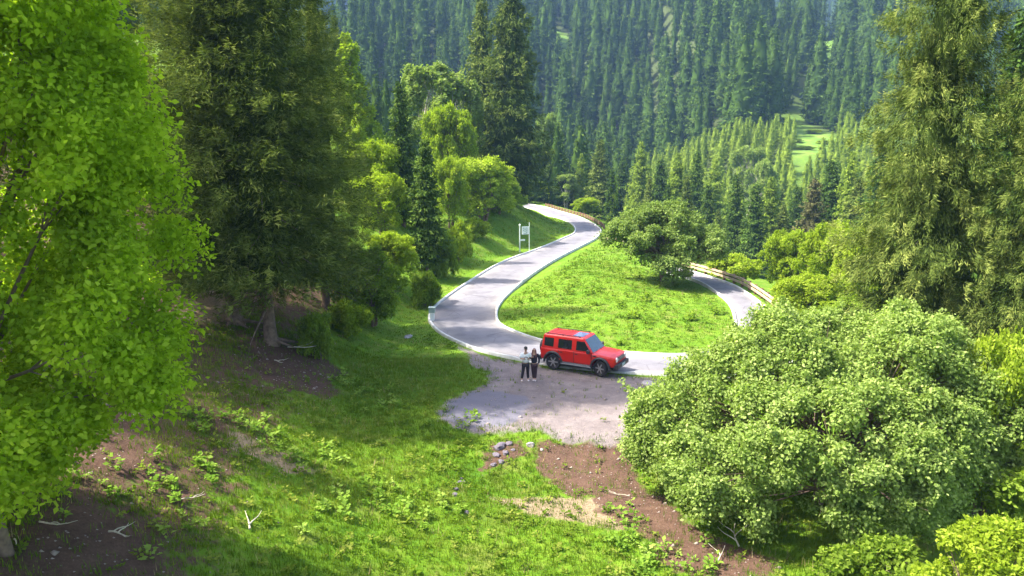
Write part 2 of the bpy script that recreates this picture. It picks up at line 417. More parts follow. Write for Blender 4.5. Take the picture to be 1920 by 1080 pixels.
def ground_mat():
    m, nt, N, L, out = mat('ground')
    tc = N.new('ShaderNodeTexCoord'); P = tc.outputs['Object']
    def attr(n):
        a = N.new('ShaderNodeAttribute'); a.attribute_name = n; return a.outputs['Fac']
    n1 = nz(N, L, 0.22, 4, P); n2 = nz(N, L, 2.3, 6, P, 0.65); n3 = nz(N, L, 14, 4, P, 0.7)
    g1 = ramp(N, [(0.30, (0.055, 0.145, 0.006)), (0.5, (0.11, 0.205, 0.010)), (0.70, (0.19, 0.27, 0.025))])
    mixn = N.new('ShaderNodeMath'); mixn.operation = 'MULTIPLY_ADD'; mixn.inputs[1].default_value = 0.55
    L.new(n2.outputs['Fac'], mixn.inputs[0])
    h = N.new('ShaderNodeMath'); h.operation = 'MULTIPLY'; h.inputs[1].default_value = 0.45
    L.new(n1.outputs['Fac'], h.inputs[0]); L.new(h.outputs[0], mixn.inputs[2]); L.new(mixn.outputs[0], g1.inputs[0])
    def mix(fac, a, b):
        x = N.new('ShaderNodeMix'); x.data_type = 'RGBA'; L.new(fac, x.inputs[0])
        (L.new(a, x.inputs[6]) if not isinstance(a, tuple) else setattr(x.inputs[6], 'default_value', (*a, 1)))
        (L.new(b, x.inputs[7]) if not isinstance(b, tuple) else setattr(x.inputs[7], 'default_value', (*b, 1)))
        return x.outputs[2]
    def edge(a, lo=0.35, hi=0.65, amt=0.5, src=None):
        s = N.new('ShaderNodeMath'); s.operation = 'SUBTRACT'; L.new((src or n2).outputs['Fac'], s.inputs[0]); s.inputs[1].default_value = 0.5
        k = N.new('ShaderNodeMath'); k.operation = 'MULTIPLY_ADD'; k.inputs[1].default_value = amt * 2; L.new(s.outputs[0], k.inputs[0]); L.new(a, k.inputs[2])
        r = N.new('ShaderNodeMapRange'); r.interpolation_type = 'SMOOTHSTEP'; L.new(k.outputs[0], r.inputs[0]); r.inputs[1].default_value = lo; r.inputs[2].default_value = hi
        return r.outputs[0]
    soil = ramp(N, [(0.25, (0.045, 0.025, 0.016)), (0.5, (0.095, 0.052, 0.035)), (0.75, (0.19, 0.12, 0.082))])
    L.new(n3.outputs['Fac'], soil.inputs[0])
    soil2 = ramp(N, [(0.3, (0.06, 0.034, 0.023)), (0.7, (0.15, 0.092, 0.062))]); L.new(n2.outputs['Fac'], soil2.inputs[0])
    soilc = mix(n1.outputs['Fac'], soil.outputs[0], soil2.outputs[0])
    tan = ramp(N, [(0.3, (0.20, 0.145, 0.085)), (0.7, (0.33, 0.25, 0.16))]); L.new(n3.outputs['Fac'], tan.inputs[0])
    grav = ramp(N, [(0.25, (0.12, 0.10, 0.098)), (0.5, (0.195, 0.165, 0.16)), (0.75, (0.28, 0.24, 0.225))])
    n4 = nz(N, L, 0.9, 8, P, 0.75); L.new(n4.outputs['Fac'], grav.inputs[0])
    vo = N.new('ShaderNodeTexVoronoi'); vo.inputs['Scale'].default_value = 22; L.new(P, vo.inputs['Vector'])
    vr = ramp(N, [(0.0, (0.72, 0.7, 0.68)), (0.6, (1.12, 1.1, 1.08))]); L.new(vo.outputs['Distance'], vr.inputs[0])
    gm = N.new('ShaderNodeMix'); gm.data_type = 'RGBA'; gm.blend_type = 'MULTIPLY'; gm.inputs[0].default_value = 0.7
    L.new(grav.outputs[0], gm.inputs[6]); L.new(vr.outputs[0], gm.inputs[7])
    n5 = nz(N, L, 0.8, 5, P, 0.6); r5 = N.new('ShaderNodeMapRange'); r5.inputs[1].default_value = 0.52; r5.inputs[2].default_value = 0.72; r5.inputs[4].default_value = 0.65
    L.new(n5.outputs['Fac'], r5.inputs[0])
    c = mix(r5.outputs[0], g1.outputs[0], (0.19, 0.19, 0.045))
    c = mix(edge(attr('forest'), 0.50, 0.95, 1.1), c, soilc)
    c = mix(edge(attr('tan')), c, tan.outputs[0])
    c = mix(edge(attr('soil'), amt=0.7), c, soilc)
    c = mix(edge(attr('gravel'), amt=0.35), c, gm.outputs[2])
    c = mix(edge(attr('damp'), amt=0.5), c, (0.165, 0.155, 0.18))
    c = mix(attr('woods'), c, (0.055, 0.075, 0.022))
    rm = ramp(N, [(0.35, (0.085, 0.15, 0.03)), (0.5, (0.12, 0.225, 0.03)), (0.65, (0.19, 0.27, 0.05))]); n8 = nz(N, L, 0.16, 7, P, 0.65); L.new(n8.outputs['Fac'], rm.inputs[0])
    c = mix(attr('meadow'), c, rm.outputs[0])
    b = N.new('ShaderNodeBsdfPrincipled'); L.new(c, b.inputs['Base Color']); b.inputs['Roughness'].default_value = 0.95
    b.inputs['Specular IOR Level'].default_value = 0.15
    bp = N.new('ShaderNodeBump'); bp.inputs['Strength'].default_value = 0.9; bp.inputs['Distance'].default_value = 0.08
    hh = N.new('ShaderNodeMath'); hh.operation = 'MULTIPLY_ADD'; hh.inputs[1].default_value = 0.4; L.new(n3.outputs['Fac'], hh.inputs[0]); L.new(n2.outputs['Fac'], hh.inputs[2])
    L.new(hh.outputs[0], bp.inputs['Height']); L.new(bp.outputs[0], b.inputs['Normal'])
    L.new(b.outputs[0], out.inputs[0]); return m
M_GROUND = ground_mat()

def asphalt_mat():
    m, nt, N, L, out = mat('asphalt')
    tc = N.new('ShaderNodeTexCoord'); P = tc.outputs['Object']
    n1 = nz(N, L, 0.35, 5, P, 0.6); n2 = nz(N, L, 40, 3, P, 0.7)
    r = ramp(N, [(0.3, (0.16, 0.153, 0.168)), (0.7, (0.225, 0.216, 0.232))]); L.new(n1.outputs['Fac'], r.inputs[0])
    r2 = ramp(N, [(0.3, (0.8, 0.8, 0.8)), (0.7, (1.15, 1.15, 1.15))]); L.new(n2.outputs['Fac'], r2.inputs[0])
    mx = N.new('ShaderNodeMix'); mx.data_type = 'RGBA'; mx.blend_type = 'MULTIPLY'; mx.inputs[0].default_value = 1
    L.new(r.outputs[0], mx.inputs[6]); L.new(r2.outputs[0], mx.inputs[7])
    n6 = nz(N, L, 0.55, 6, P, 0.65); r6 = ramp(N, [(0.50, (1, 1, 1)), (0.60, (0.74, 0.74, 0.76))]); L.new(n6.outputs['Fac'], r6.inputs[0])
    vo = N.new('ShaderNodeTexVoronoi'); vo.feature = 'DISTANCE_TO_EDGE'; vo.inputs['Scale'].default_value = 0.35; L.new(P, vo.inputs['Vector'])
    r7 = ramp(N, [(0.0, (0.55, 0.55, 0.55)), (0.012, (1, 1, 1))]); L.new(vo.outputs['Distance'], r7.inputs[0])
    for q_ in (r6, r7):
        m9 = N.new('ShaderNodeMix'); m9.data_type = 'RGBA'; m9.blend_type = 'MULTIPLY'; m9.inputs[0].default_value = 0.8
        L.new(mx.outputs[2], m9.inputs[6]); L.new(q_.outputs[0], m9.inputs[7]); mx = m9
    # dusty edges: dirt carried in from the verge
    a = N.new('ShaderNodeAttribute'); a.attribute_name = 'edge'
    n3 = nz(N, L, 1.2, 6, P, 0.7)
    k = N.new('ShaderNodeMath'); k.operation = 'MULTIPLY'; L.new(a.outputs['Fac'], k.inputs[0]); L.new(n3.outputs['Fac'], k.inputs[1])
    m3 = N.new('ShaderNodeMix'); m3.data_type = 'RGBA'; L.new(k.outputs[0], m3.inputs[0]); L.new(mx.outputs[2], m3.inputs[6]); m3.inputs[7].default_value = (0.36, 0.32, 0.27, 1)
    b = N.new('ShaderNodeBsdfPrincipled'); L.new(m3.outputs[2], b.inputs['Base Color']); b.inputs['Roughness'].default_value = 0.85
    b.inputs['Specular IOR Level'].default_value = 0.3
    bp = N.new('ShaderNodeBump'); bp.inputs['Strength'].default_value = 0.4; bp.inputs['Distance'].default_value = 0.01
    L.new(n2.outputs['Fac'], bp.inputs['Height']); L.new(bp.outputs[0], b.inputs['Normal'])
    L.new(b.outputs[0], out.inputs[0]); return m
M_ASPHALT = asphalt_mat()
M_KERB = simple('kerb_concrete', (0.58, 0.57, 0.52), 0.8, var=0.22, scale=1.2, bump=0.3)

ground = link('ground', mesh_np('ground', GV, GF, M_GROUND, {'gravel': ('FLOAT', mg), 'soil': ('FLOAT', ms), 'tan': ('FLOAT', mt), 'forest': ('FLOAT', mf), 'meadow': ('FLOAT', mm), 'woods': ('FLOAT', mw), 'damp': ('FLOAT', md_)}, smooth=True))
tag(ground, kind='structure')

# haze: even, pale, closed round the whole scene
hm = bpy.data.materials.new('haze'); hm.use_nodes = True
hn = hm.node_tree; hn.nodes.clear()
ho = hn.nodes.new('ShaderNodeOutputMaterial'); hv = hn.nodes.new('ShaderNodeVolumePrincipled')
hv.inputs['Color'].default_value = (0.34, 0.54, 1.0, 1); hv.inputs['Density'].default_value = HAZE_DENSITY
hv.inputs['Anisotropy'].default_value = 0.0
hn.links.new(hv.outputs[0], ho.inputs['Volume'])
zmin = float(GV[:, 2].min()) - 1.0; zmax = float(GV[:, 2].max()) + 45
bm = bmesh.new(); bx(bm, (0, 570, (zmin + zmax) / 2), (2340, 1360, zmax - zmin))
haze = from_bm('haze', bm, hm); tag(haze, kind='stuff')

# ------------------------------------------------------------------ road sheet and kerbs
n = len(EA)
cols = 7
RV = []; RE = []
for k in range(cols):
    t = k / (cols - 1)
    p = EA * (1 - t) + EB * t
    RV.append(np.column_stack([p, np.full(n, 0.012 + 0.04 * (1 - (2 * t - 1) ** 2))]))
    RE.append(np.full(n, abs(2 * t - 1) ** 3))
RV = np.concatenate(RV); RE = np.concatenate(RE)
i, k = np.meshgrid(np.arange(n - 1), np.arange(cols - 1))
b0 = (k * n + i).ravel()
road = link('road', mesh_np('road', RV, np.stack([b0, b0 + n, b0 + n + 1, b0 + 1], 1), M_ASPHALT, {'edge': ('FLOAT', RE)}, smooth=True))
tag(road, kind='structure')

def offset_line(E, other, d):
    """E moved by d metres away from the other edge"""
    T = np.gradient(E, axis=0); T /= np.linalg.norm(T, axis=1)[:, None]
    Nn = np.stack([-T[:, 1], T[:, 0]], 1)
    s = np.sign(((E - other) * Nn).sum(1))[:, None]
    return E + Nn * s * d
def kerb(name, E, other, lowered=None, w=0.17):
    h = np.full(len(E), 0.13)
    if lowered is not None:
        h = 0.13 - 0.11 * (sstep(lowered[0] - 0.8, lowered[0], E[:, 0]) * (1 - sstep(lowered[1], lowered[1] + 0.8, E[:, 0])) * (E[:, 1] < 42))
    o = offset_line(E, other, w); inn = offset_line(E, other, 0.0)
    c1 = offset_line(E, other, 0.03); c2 = offset_line(E, other, w - 0.03)
    rows = [np.column_stack([inn, np.full(len(E), -0.2)]), np.column_stack([inn, h - 0.025 + 0.02]), np.column_stack([c1, h + 0.02]),
            np.column_stack([c2, h + 0.02]), np.column_stack([o, h - 0.025 + 0.02]), np.column_stack([o, np.full(len(E), -0.25)])]
    V = np.concatenate(rows); m = len(E)
    i, k = np.meshgrid(np.arange(m - 1), np.arange(5)); b0 = (k * m + i).ravel()
    o_ = link(name, mesh_np(name, V, np.stack([b0, b0 + 1, b0 + 1 + m, b0 + m], 1), M_KERB))
    return tag(o_, kind='structure')
kerb('kerb', EA, EB, (0.9, 5.9))
kerb('kerb', EB, EA)

# ------------------------------------------------------------------ trees
def diamonds(C, A, B, tipw=0.5, fold=None):
    """leaf shaped quads: centre base C, long axis A, half width B"""
    V = np.stack([C, C + A * tipw + B, C + A, C + A * tipw - B], 1)
    if fold is not None:
        V[:, 1] += fold; V[:, 3] += fold
    V = V.reshape(-1, 3)
    n = len(C); f = (np.arange(n) * 4)[:, None]
    F1 = np.concatenate([np.hstack([f, f + 1, f + 2]), np.hstack([f, f + 2, f + 3])])
    return V, F1
def unit(v): return v / (np.linalg.norm(v, axis=-1, keepdims=True) + 1e-9)

def spruce_mesh(name, H, Rr, nb, ns, L0, W0, z0, m, seed, droop=0.35, power=0.8, hang=0.6, gap=0.12, core=0, clump=0):
    g = np.random.default_rng(seed)
    t = np.sort(g.random(nb)) ** 0.92
    z = z0 + t * (H - z0)
    prof = np.minimum(1.0, ((1 - t) * 1.35)) ** power * (0.55 + 0.45 * sstep(0, 0.10, t))
    r = Rr * prof * g.uniform(0.72, 1.12, nb) + 0.12
    r *= 1 + 0.22 * np.sin(t * 37 + seed)      # tiers
    r = np.where(g.random(nb) < gap, r * 0.6, r)
    az = np.arange(nb) * 2.39996 + g.normal(0, 0.35, nb)
    out = np.stack([np.cos(az), np.sin(az), np.zeros(nb)], 1)
    lat = np.stack([-np.sin(az), np.cos(az), np.zeros(nb)], 1)
    dr = droop * g.uniform(0.6, 1.4, nb)
    # branches near the top rise, lower ones sag
    rise = np.interp(t, [0, 0.5, 0.85, 1.0], [-1.0, -0.8, 0.1, 1.4])
    bi = np.repeat(np.arange(nb), np.maximum(3, (ns * (0.35 + 0.65 * prof) * g.uniform(0.8, 1.2, nb)).astype(int)))
    n = len(bi)
    s = g.random(n) ** 0.62 * 0.86 + 0.16
    rb = r[bi]
    lw = (1.05 - s) * 0.55 * rb + 0.10
    u_ = g.uniform(-1, 1, n)
    cz = 0
    if clump:      # twigs gather in tufts along the bough
        ck = g.integers(0, clump, n); cs = (g.random((nb, clump)) ** 0.62 * 0.86 + 0.16)[bi, ck]; cu = g.uniform(-1, 1, (nb, clump))[bi, ck]
        s = np.clip(cs + g.normal(0, 0.035, n), 0.1, 1.08); u_ = cu + g.normal(0, 0.13, n); lw = (1.05 - s) * 0.55 * rb + 0.10
        cz = -np.abs(g.normal(0, 0.22, n)) * hang * 0.9
    l = u_ * lw
    zz = z[bi] + rise[bi] * dr[bi] * rb * s ** 1.3 + 0.10 * rb * np.maximum(s - 0.7, 0) * 2 - np.abs(l) * 0.25 + g.normal(0, 0.04 + 0.02 * Rr, n) + cz
    C = out[bi] * (rb * s)[:, None] + lat[bi] * l[:, None]; C[:, 2] = zz
    dirv = out[bi] * g.uniform(0.2, 1.0, n)[:, None] + lat[bi] * (np.sign(l) * g.uniform(0, 0.9, n))[:, None]
    dirv[:, 2] -= hang * g.uniform(0.0, 1.6, n)
    dirv[:, 2] += np.where(s > 0.9, 0.45, 0)
    dirv = unit(dirv + g.normal(0, 0.22, (n, 3)))
    sz = L0 * g.uniform(0.6, 1.35, n) * (0.55 + 0.45 * prof[bi])
    up = unit(g.normal(0, 0.55, (n, 3)) + np.array([0, 0, 0.6]) + out[bi] * 0.5)
    B = unit(np.cross(dirv, up)) * (W0 * g.uniform(0.6, 1.3, n) * (0.6 + 0.4 * prof[bi]))[:, None]
    V, Fc = diamonds(C, dirv * sz[:, None], B, 0.45)
    # age of the needles: fresh growth at the tips is paler, whole boughs vary
    v = np.clip(0.22 + 0.38 * s ** 3 + g.normal(0, 0.13, n) + (g.random(nb)[bi] - 0.5) * 0.35 + ((g.random((nb, clump))[bi, ck] - 0.5) * 0.5 if clump else 0), 0, 1)
    # leader
    v4 = np.repeat(v, 4)
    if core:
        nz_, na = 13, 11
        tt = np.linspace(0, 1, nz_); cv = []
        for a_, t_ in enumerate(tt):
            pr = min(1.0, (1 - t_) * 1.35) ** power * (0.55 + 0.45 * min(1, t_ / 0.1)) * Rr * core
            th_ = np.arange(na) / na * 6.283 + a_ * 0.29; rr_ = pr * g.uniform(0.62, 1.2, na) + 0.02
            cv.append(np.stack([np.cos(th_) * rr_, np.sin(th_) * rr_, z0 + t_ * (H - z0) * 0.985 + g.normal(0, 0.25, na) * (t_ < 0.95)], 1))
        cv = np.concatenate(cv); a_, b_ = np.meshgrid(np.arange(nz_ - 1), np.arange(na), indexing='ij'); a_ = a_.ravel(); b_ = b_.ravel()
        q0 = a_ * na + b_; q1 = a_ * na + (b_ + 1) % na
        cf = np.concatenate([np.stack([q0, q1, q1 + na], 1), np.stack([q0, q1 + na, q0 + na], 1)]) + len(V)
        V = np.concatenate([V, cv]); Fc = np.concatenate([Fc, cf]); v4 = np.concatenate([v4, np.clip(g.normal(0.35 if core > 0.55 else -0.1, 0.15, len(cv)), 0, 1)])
    return mesh_np(name, V, Fc, m, {'v': ('FLOAT', v4)})

def spruce_trunk_mesh(name, H, r0, m, seed, nb=26, rr=3.0, z0=2, full=True):
    g = np.random.default_rng(seed)
    a = Acc()
    zz = np.array([-0.8, -0.1, 0.25, 0.9, 2.5, H * 0.35, H * 0.7, H * 0.97])
    rr0 = np.array([r0 * 1.75, r0 * 1.5, r0 * 1.15, r0, r0 * 0.93, r0 * 0.66, r0 * 0.33, 0.02])
    pts = np.stack([g.normal(0, 0.02, 8) * H * 0.1, g.normal(0, 0.02, 8) * H * 0.1, zz], 1); pts[:3, :2] = 0
    a.add(*tube_np(pts, rr0, 12 if full else 5))
    if full:
        for q in range(nb):       # main boughs and some dead snags low down
            t = g.random() ** 1.3; z = z0 * 0.6 + t * (H * 0.85 - z0 * 0.6)
            az = g.random() * 6.28; ln = rr * (1 - t) ** 0.8 * g.uniform(0.6, 0.95)
            s = np.linspace(0, 1, 5)
            p = np.stack([np.cos(az) * ln * s, np.sin(az) * ln * s, z - 0.30 * ln * s ** 1.4], 1)
            a.add(*tube_np(p, (0.055 * (1 - t) + 0.018) * (1 - 0.8 * s), 5))
        for q in range(5):        # surface roots
            az = g.random() * 6.28; s = np.linspace(0, 1, 5); ln = g.uniform(0.8, 1.8)
            p = np.stack([np.cos(az + s * 0.4) * (0.2 + ln * s), np.sin(az + s * 0.4) * (0.2 + ln * s), 0.16 - 0.45 * s], 1)
            a.add(*tube_np(p, r0 * 0.35 * (1 - 0.8 * s), 6))
    return a.mesh(name, m)

def leafy_mesh(name, blobs, nleaf, size, m, seed, flat=0.8, shell=0.55, spreadk=0.4):
    """blobs: (x,y,z,rx,ry,rz)"""
    g = np.random.default_rng(seed)
    b = np.array(blobs, float)
    wgt = (b[:, 3] * b[:, 4] + b[:, 4] * b[:, 5] + b[:, 3] * b[:, 5]); wgt /= wgt.sum()
    bi = g.choice(len(b), nleaf, p=wgt)
    d = unit(g.normal(0, 1, (nleaf, 3)) + np.array([0, 0, 0.35]))
    # twig clusters: leaves gather round a limited set of directions per blob
    ncl = 26
    cl = unit(g.normal(0, 1, (len(b), ncl, 3)) + np.array([0, 0, 0.35]))
    ck = g.integers(0, ncl, nleaf)
    cd = cl[bi, ck]
    d = unit(cd + d * spreadk)
    clr = g.uniform(0.75, 1.18, (len(b), ncl))[bi, ck]
    rad = (shell + (1 - shell) * g.random(nleaf) ** 0.6) * clr * (1 + 0.35 * (g.random(nleaf) < 0.12) * g.random(nleaf))
    C = b[bi, :3] + d * rad[:, None] * b[bi, 3:6]
    a = unit(d * 0.5 + g.normal(0, 0.8, (nleaf, 3)) + np.array([0, 0, -0.25]))
    nrm = unit(d * 0.9 + np.array([0, 0, flat]) + g.normal(0, 0.55, (nleaf, 3)))
    B = unit(np.cross(a, nrm))
    s = size * g.uniform(0.6, 1.3, nleaf)
    V, Fc = diamonds(C, a * s[:, None], B * (s * 0.34)[:, None], 0.45, fold=nrm * (s * 0.06)[:, None])
    v = np.clip(0.45 + g.normal(0, 0.15, nleaf) + (g.random((len(b), ncl))[bi, ck] - 0.5) * 0.45 + (g.random(len(b))[bi] - 0.5) * 0.25, 0, 1)
    return mesh_np(name, V, Fc, m, {'v': ('FLOAT', np.repeat(v, 4))})

def blob_set(kind, seed, H, Rr):
    g = np.random.default_rng(seed); out = []
    if kind == 'round':
        for k in range(46):
            t = g.uniform(0.22, 0.97); az = g.random() * 6.28; rr = Rr * math.sin(min(1, (t - 0.05) * 1.08) * math.pi * 0.9) ** 0.7 * g.uniform(0.2, 0.95)
            q = Rr * g.uniform(0.14, 0.30); out.append((math.cos(az) * rr, math.sin(az) * rr, t * H - q * 0.3, q, q, q * g.uniform(0.8, 1.3)))
        out.append((0, 0, H * 0.6, Rr * 0.55, Rr * 0.55, H * 0.3))
    elif kind == 'poplar':
        for k in range(44):
            t = g.uniform(0.15, 0.98); az = g.random() * 6.28; rr = Rr * (1.15 - t) * g.uniform(0.1, 0.9)
            q = Rr * g.uniform(0.18, 0.36) * (1.25 - 0.7 * t); out.append((math.cos(az) * rr, math.sin(az) * rr, t * H - q * 0.4, q, q, q * 1.35))
    elif kind == 'birch':
        for k in range(34):
            t = g.uniform(0.30, 0.96); az = g.random() * 6.28; rr = Rr * g.uniform(0.15, 0.75)
            q = Rr * g.uniform(0.12, 0.28); out.append((math.cos(az) * rr, math.sin(az) * rr, t * H, q, q, q * 1.2))
    elif kind == 'shrub':
        for k in range(30):
            az = g.random() * 6.28; rr = Rr * g.uniform(0.0, 0.75); t = g.uniform(0.15, 1) * (1 - (rr / Rr) ** 2 * 0.6)
            q = Rr * g.uniform(0.16, 0.32); out.append((math.cos(az) * rr, math.sin(az) * rr, t * H * 0.85, q, q, q * 0.8 * H / Rr * 0.8))
    return out

def limbs_mesh(name, blobs, H, r0, m, seed, stems=1, base=(0, 0)):
    g = np.random.default_rng(seed); a = Acc(); s = np.linspace(0, 1, 6)
    forks = []
    for k in range(stems):
        az = g.random() * 6.28; sp = 0.0 if stems == 1 else g.uniform(0.15, 0.5)
        top = np.array([base[0] + math.cos(az) * sp * H * 0.4, base[1] + math.sin(az) * sp * H * 0.4, H * (0.8 if stems == 1 else 0.5)])
        p0 = np.array([base[0] + math.cos(az) * 0.25 * (stems > 1), base[1] + math.sin(az) * 0.25 * (stems > 1), -0.6])
        p = p0 + (top - p0) * s[:, None]; p[1:-1, :2] += g.normal(0, 0.012 * H, (4, 2))
        a.add(*tube_np(p, r0 * (1.2 - 0.95 * s), 8)); forks.append(p)
    for b in blobs[:]:
        f = forks[g.integers(0, len(forks))]; c = np.array(b[:3])
        kk = int(np.argmin(np.abs(f[:, 2] - c[2] * 0.55))); q0 = f[min(kk, 4)]
        p = q0 + (c - q0) * s[:, None]; p[:, 2] += 0.12 * H * np.sin(s * math.pi) * g.uniform(-0.1, 0.6)
        a.add(*tube_np(p, r0 * 0.32 * (1 - 0.85 * s) + 0.008, 5))
        for q in range(2):
            e = c + g.normal(0, 1, 3) * np.array(b[3:6]) * 0.75; pp = p[3] + (e - p[3]) * np.linspace(0, 1, 4)[:, None]
            a.add(*tube_np(pp, r0 * 0.12 * (1 - 0.8 * np.linspace(0, 1, 4)) + 0.004, 4))
    return a.mesh(name, m)

def tree_from(name, crown_me, trunk_me, loc, rz, s, label, cat, group=None, sxy=None):
    e = empty(name, tuple(loc), rz)
    sxy = s if sxy is None else sxy
    e.scale = (sxy, sxy, s)
    link('trunk', trunk_me, e); link('crown', crown_me, e)
    return tag(e, label, cat, group)

# --- prototypes (unit: metres at scale 1)
print('spruce meshes')
SP_NEAR = [spruce_mesh('spruce_crown_shaded', 31, 5.2, 1000, 170, 0.34, 0.025, 2.6, M_NEEDLE, 11, 0.30, 0.75, 0.45, 0.10, 0.26, 12),
           spruce_mesh('spruce_crown_shaded', 29, 5.0, 950, 170, 0.34, 0.025, 3.0, M_NEEDLE, 12, 0.34, 0.80, 0.45, 0.10, 0.26, 12)]
SP_OLIVE = [spruce_mesh('spruce_crown_hanging', 27, 4.2, 800, 330, 0.27, 0.022, 1.5, M_NEEDLE_OLIVE, 21, 0.45, 0.62, 0.75, 0.2, 0.30, 9)]
SP_BIG = spruce_mesh('spruce_crown_distant', 27, 3.9, 520, 75, 0.58, 0.075, 1.5, M_NEEDLE_OLIVE, 23, 0.42, 0.66, 0.9, 0.15, 0.5, 8)
TR_NEAR = [spruce_trunk_mesh('spruce_trunk', 31, 0.36, M_BARK, 31, 40, 4.2, 2.6), spruce_trunk_mesh('spruce_trunk', 29, 0.30, M_BARK, 32, 40, 4.0, 3.0)]
TR_OLIVE = spruce_trunk_mesh('spruce_trunk', 27, 0.32, M_BARK, 33, 30, 3.0, 1.5)
SP_MID = [spruce_mesh('spruce_crown_mid', 20, 2.9, 300, 40, 0.60, 0.105, 0.9, mm_, sd, 0.35, 0.70, 0.9, 0.15, 0.5) for mm_, sd in ((M_NEEDLE_OLIVE, 41), (M_NEEDLE_FAR, 42), (M_NEEDLE_BROWN, 43), (M_NEEDLE_YOUNG, 44))]
TR_MID = spruce_trunk_mesh('spruce_trunk_mid', 20, 0.22, M_BARK, 45, full=False)
SP_FAR = [spruce_mesh('spruce_crown_far', 20, rr_ * 1.12, 140, 24, 0.62, 0.12, 0.8, mm_, sd, 0.40, pw, 1.2, 0.2, 0.68) for rr_, mm_, sd, pw in
          ((2.0, M_NEEDLE_FAR, 51, 0.55), (2.3, M_NEEDLE_FAR, 52, 0.65), (1.8, M_NEEDLE_FAR, 53, 0.5), (2.5, M_NEEDLE_YOUNG, 54, 0.7), (2.2, M_NEEDLE_YOUNG, 55, 0.6))]
TR_FAR = spruce_trunk_mesh('spruce_trunk_far', 20, 0.22, M_BARK, 56, full=False)

def spruce_at(px, Y, toprow, crown, trunk, protoH, label, rz=0.0, wide=1.0, H=None, group=None):
    g = at(px, Y)
    h = H if H else top_z(toprow, Y) - g[2]
    s = h / protoH
    return tree_from('spruce_tree', crown, trunk, g, rz, s, label, 'tree', group, s * wide)

# near spruces on the left bank
for x_, y_, h_, r_ in ((-24, 30, 24, 2.6), (-27, 24, 22, 1.4)):     # the wood goes on beyond the left edge and shades the bank
    tree_from('spruce_tree', SP_NEAR[0], TR_NEAR[0], (x_, y_, tz(x_, y_)), r_, h_ / 31, 'dark spruce of the wood just outside the left edge that shades the bank', 'tree', 'spruces beyond the left edge', h_ / 31)
g1 = hit(440, 604); g2 = hit(508, 642)
tree_from('spruce_tree', SP_NEAR[0], TR_NEAR[0], g1, 0.4, 0.86, 'dark spruce with the straight reddish trunk, behind the pale trunk on the left bank', 'tree', None, 1.0)
tree_from('spruce_tree', SP_NEAR[1], TR_NEAR[1], g2, 1.9, 0.98, 'dark spruce with a pale leaning trunk and bare roots beside the reddish soil', 'tree', None, 1.0)
spruce_at(205, 40, 0, SP_NEAR[1], TR_NEAR[1], 29, 'nearly black spruce showing between the lime green tree and the shaded clump', 4.1, 0.7, 29)
spruce_at(420, 52, 0, SP_NEAR[0], TR_NEAR[0], 31, 'dark spruce standing farthest back in the shaded left clump', 5.1, 0.8, 30)
spruce_at(604, 45, 0, SP_NEAR[0], TR_NEAR[0], 31, 'shorter dark spruce at the right edge of the shaded left hand clump', 3.3, 0.95, 21)
# big hanging spruces on the right
spruce_at(1740, 30, 0, SP_OLIVE[0], TR_OLIVE, 27, 'large olive spruce with hanging twigs behind the pale willow thicket', 0.3, 0.84, 25)
spruce_at(1960, 27, 0, SP_OLIVE[0], TR_OLIVE, 27, 'olive spruce with drooping sprays cut by the right edge of the picture', 2.4, 0.8, 21)
spruce_at(1880, 44, 20, SP_MID[1], TR_MID, 20, 'dark green spruce between and behind the two large hanging spruces', 1.0, 1.0)
# mid distance pair and others
spruce_at(958, 112, -55, SP_BIG, TR_OLIVE, 27, 'tallest thick spruce where the upper road disappears', 0.7, 1.12)
spruce_at(905, 119, -8, SP_MID[0], TR_MID, 20, 'narrow spruce pressed against the left side of the tallest one', 2.0, 0.85)
spruce_at(757, 76, 152, SP_MID[1], TR_MID, 20, 'dark conical spruce standing among pale birches on the left slope', 0.5, 1.05)
spruce_at(800, 65, 262, SP_MID[1], TR_MID, 20, 'small dark spruce low on the bank above the road bend', 3.5, 1.15)
spruce_at(643, 105, 28, SP_MID[0], TR_MID, 20, 'spruce tip rising behind the yellow green poplar on the left slope', 2.7, 0.8)
MIDS = [(1088, 168, 288), (1122, 158, 262), (1060, 185, 296), (1198, 168, 266), (1163, 190, 300), (1235, 162, 298), (1266, 148, 288), (1302, 146, 284), (1335, 160, 300),
        (1346, 118, 392), (1376, 124, 325), (1414, 118, 345), (1441, 130, 332), (1467, 118, 382), (1492, 128, 350), (1552, 118, 300), (1588, 112, 285),
        (1604, 100, 332), (1645, 96, 250), (1285, 130, 330), (1325, 128, 345), (1250, 130, 345), (1215, 140, 330), (1145, 150, 320)]
ORD = 'first second third fourth fifth sixth seventh eighth ninth tenth eleventh twelfth thirteenth fourteenth fifteenth sixteenth seventeenth eighteenth nineteenth twentieth twenty-first twenty-second twenty-third twenty-fourth'.split()
MIDS.sort()
for q, (px, Y, tr) in enumerate(MIDS):
    spruce_at(px, Y, tr, SP_MID[(1, 3, 0, 1)[q % 4]], TR_MID, 20, 'spruce rising from the valley beyond the guard rails, %s of that row from the left' % ORD[q], q * 1.3, random.uniform(0.95, 1.35), group='spruces rising from the valley beyond the road')
spruce_at(1522, 108, 335, SP_MID[2], TR_MID, 20, 'brownish thin needled spruce above the bright bushes on the right', 1.1, 1.25)

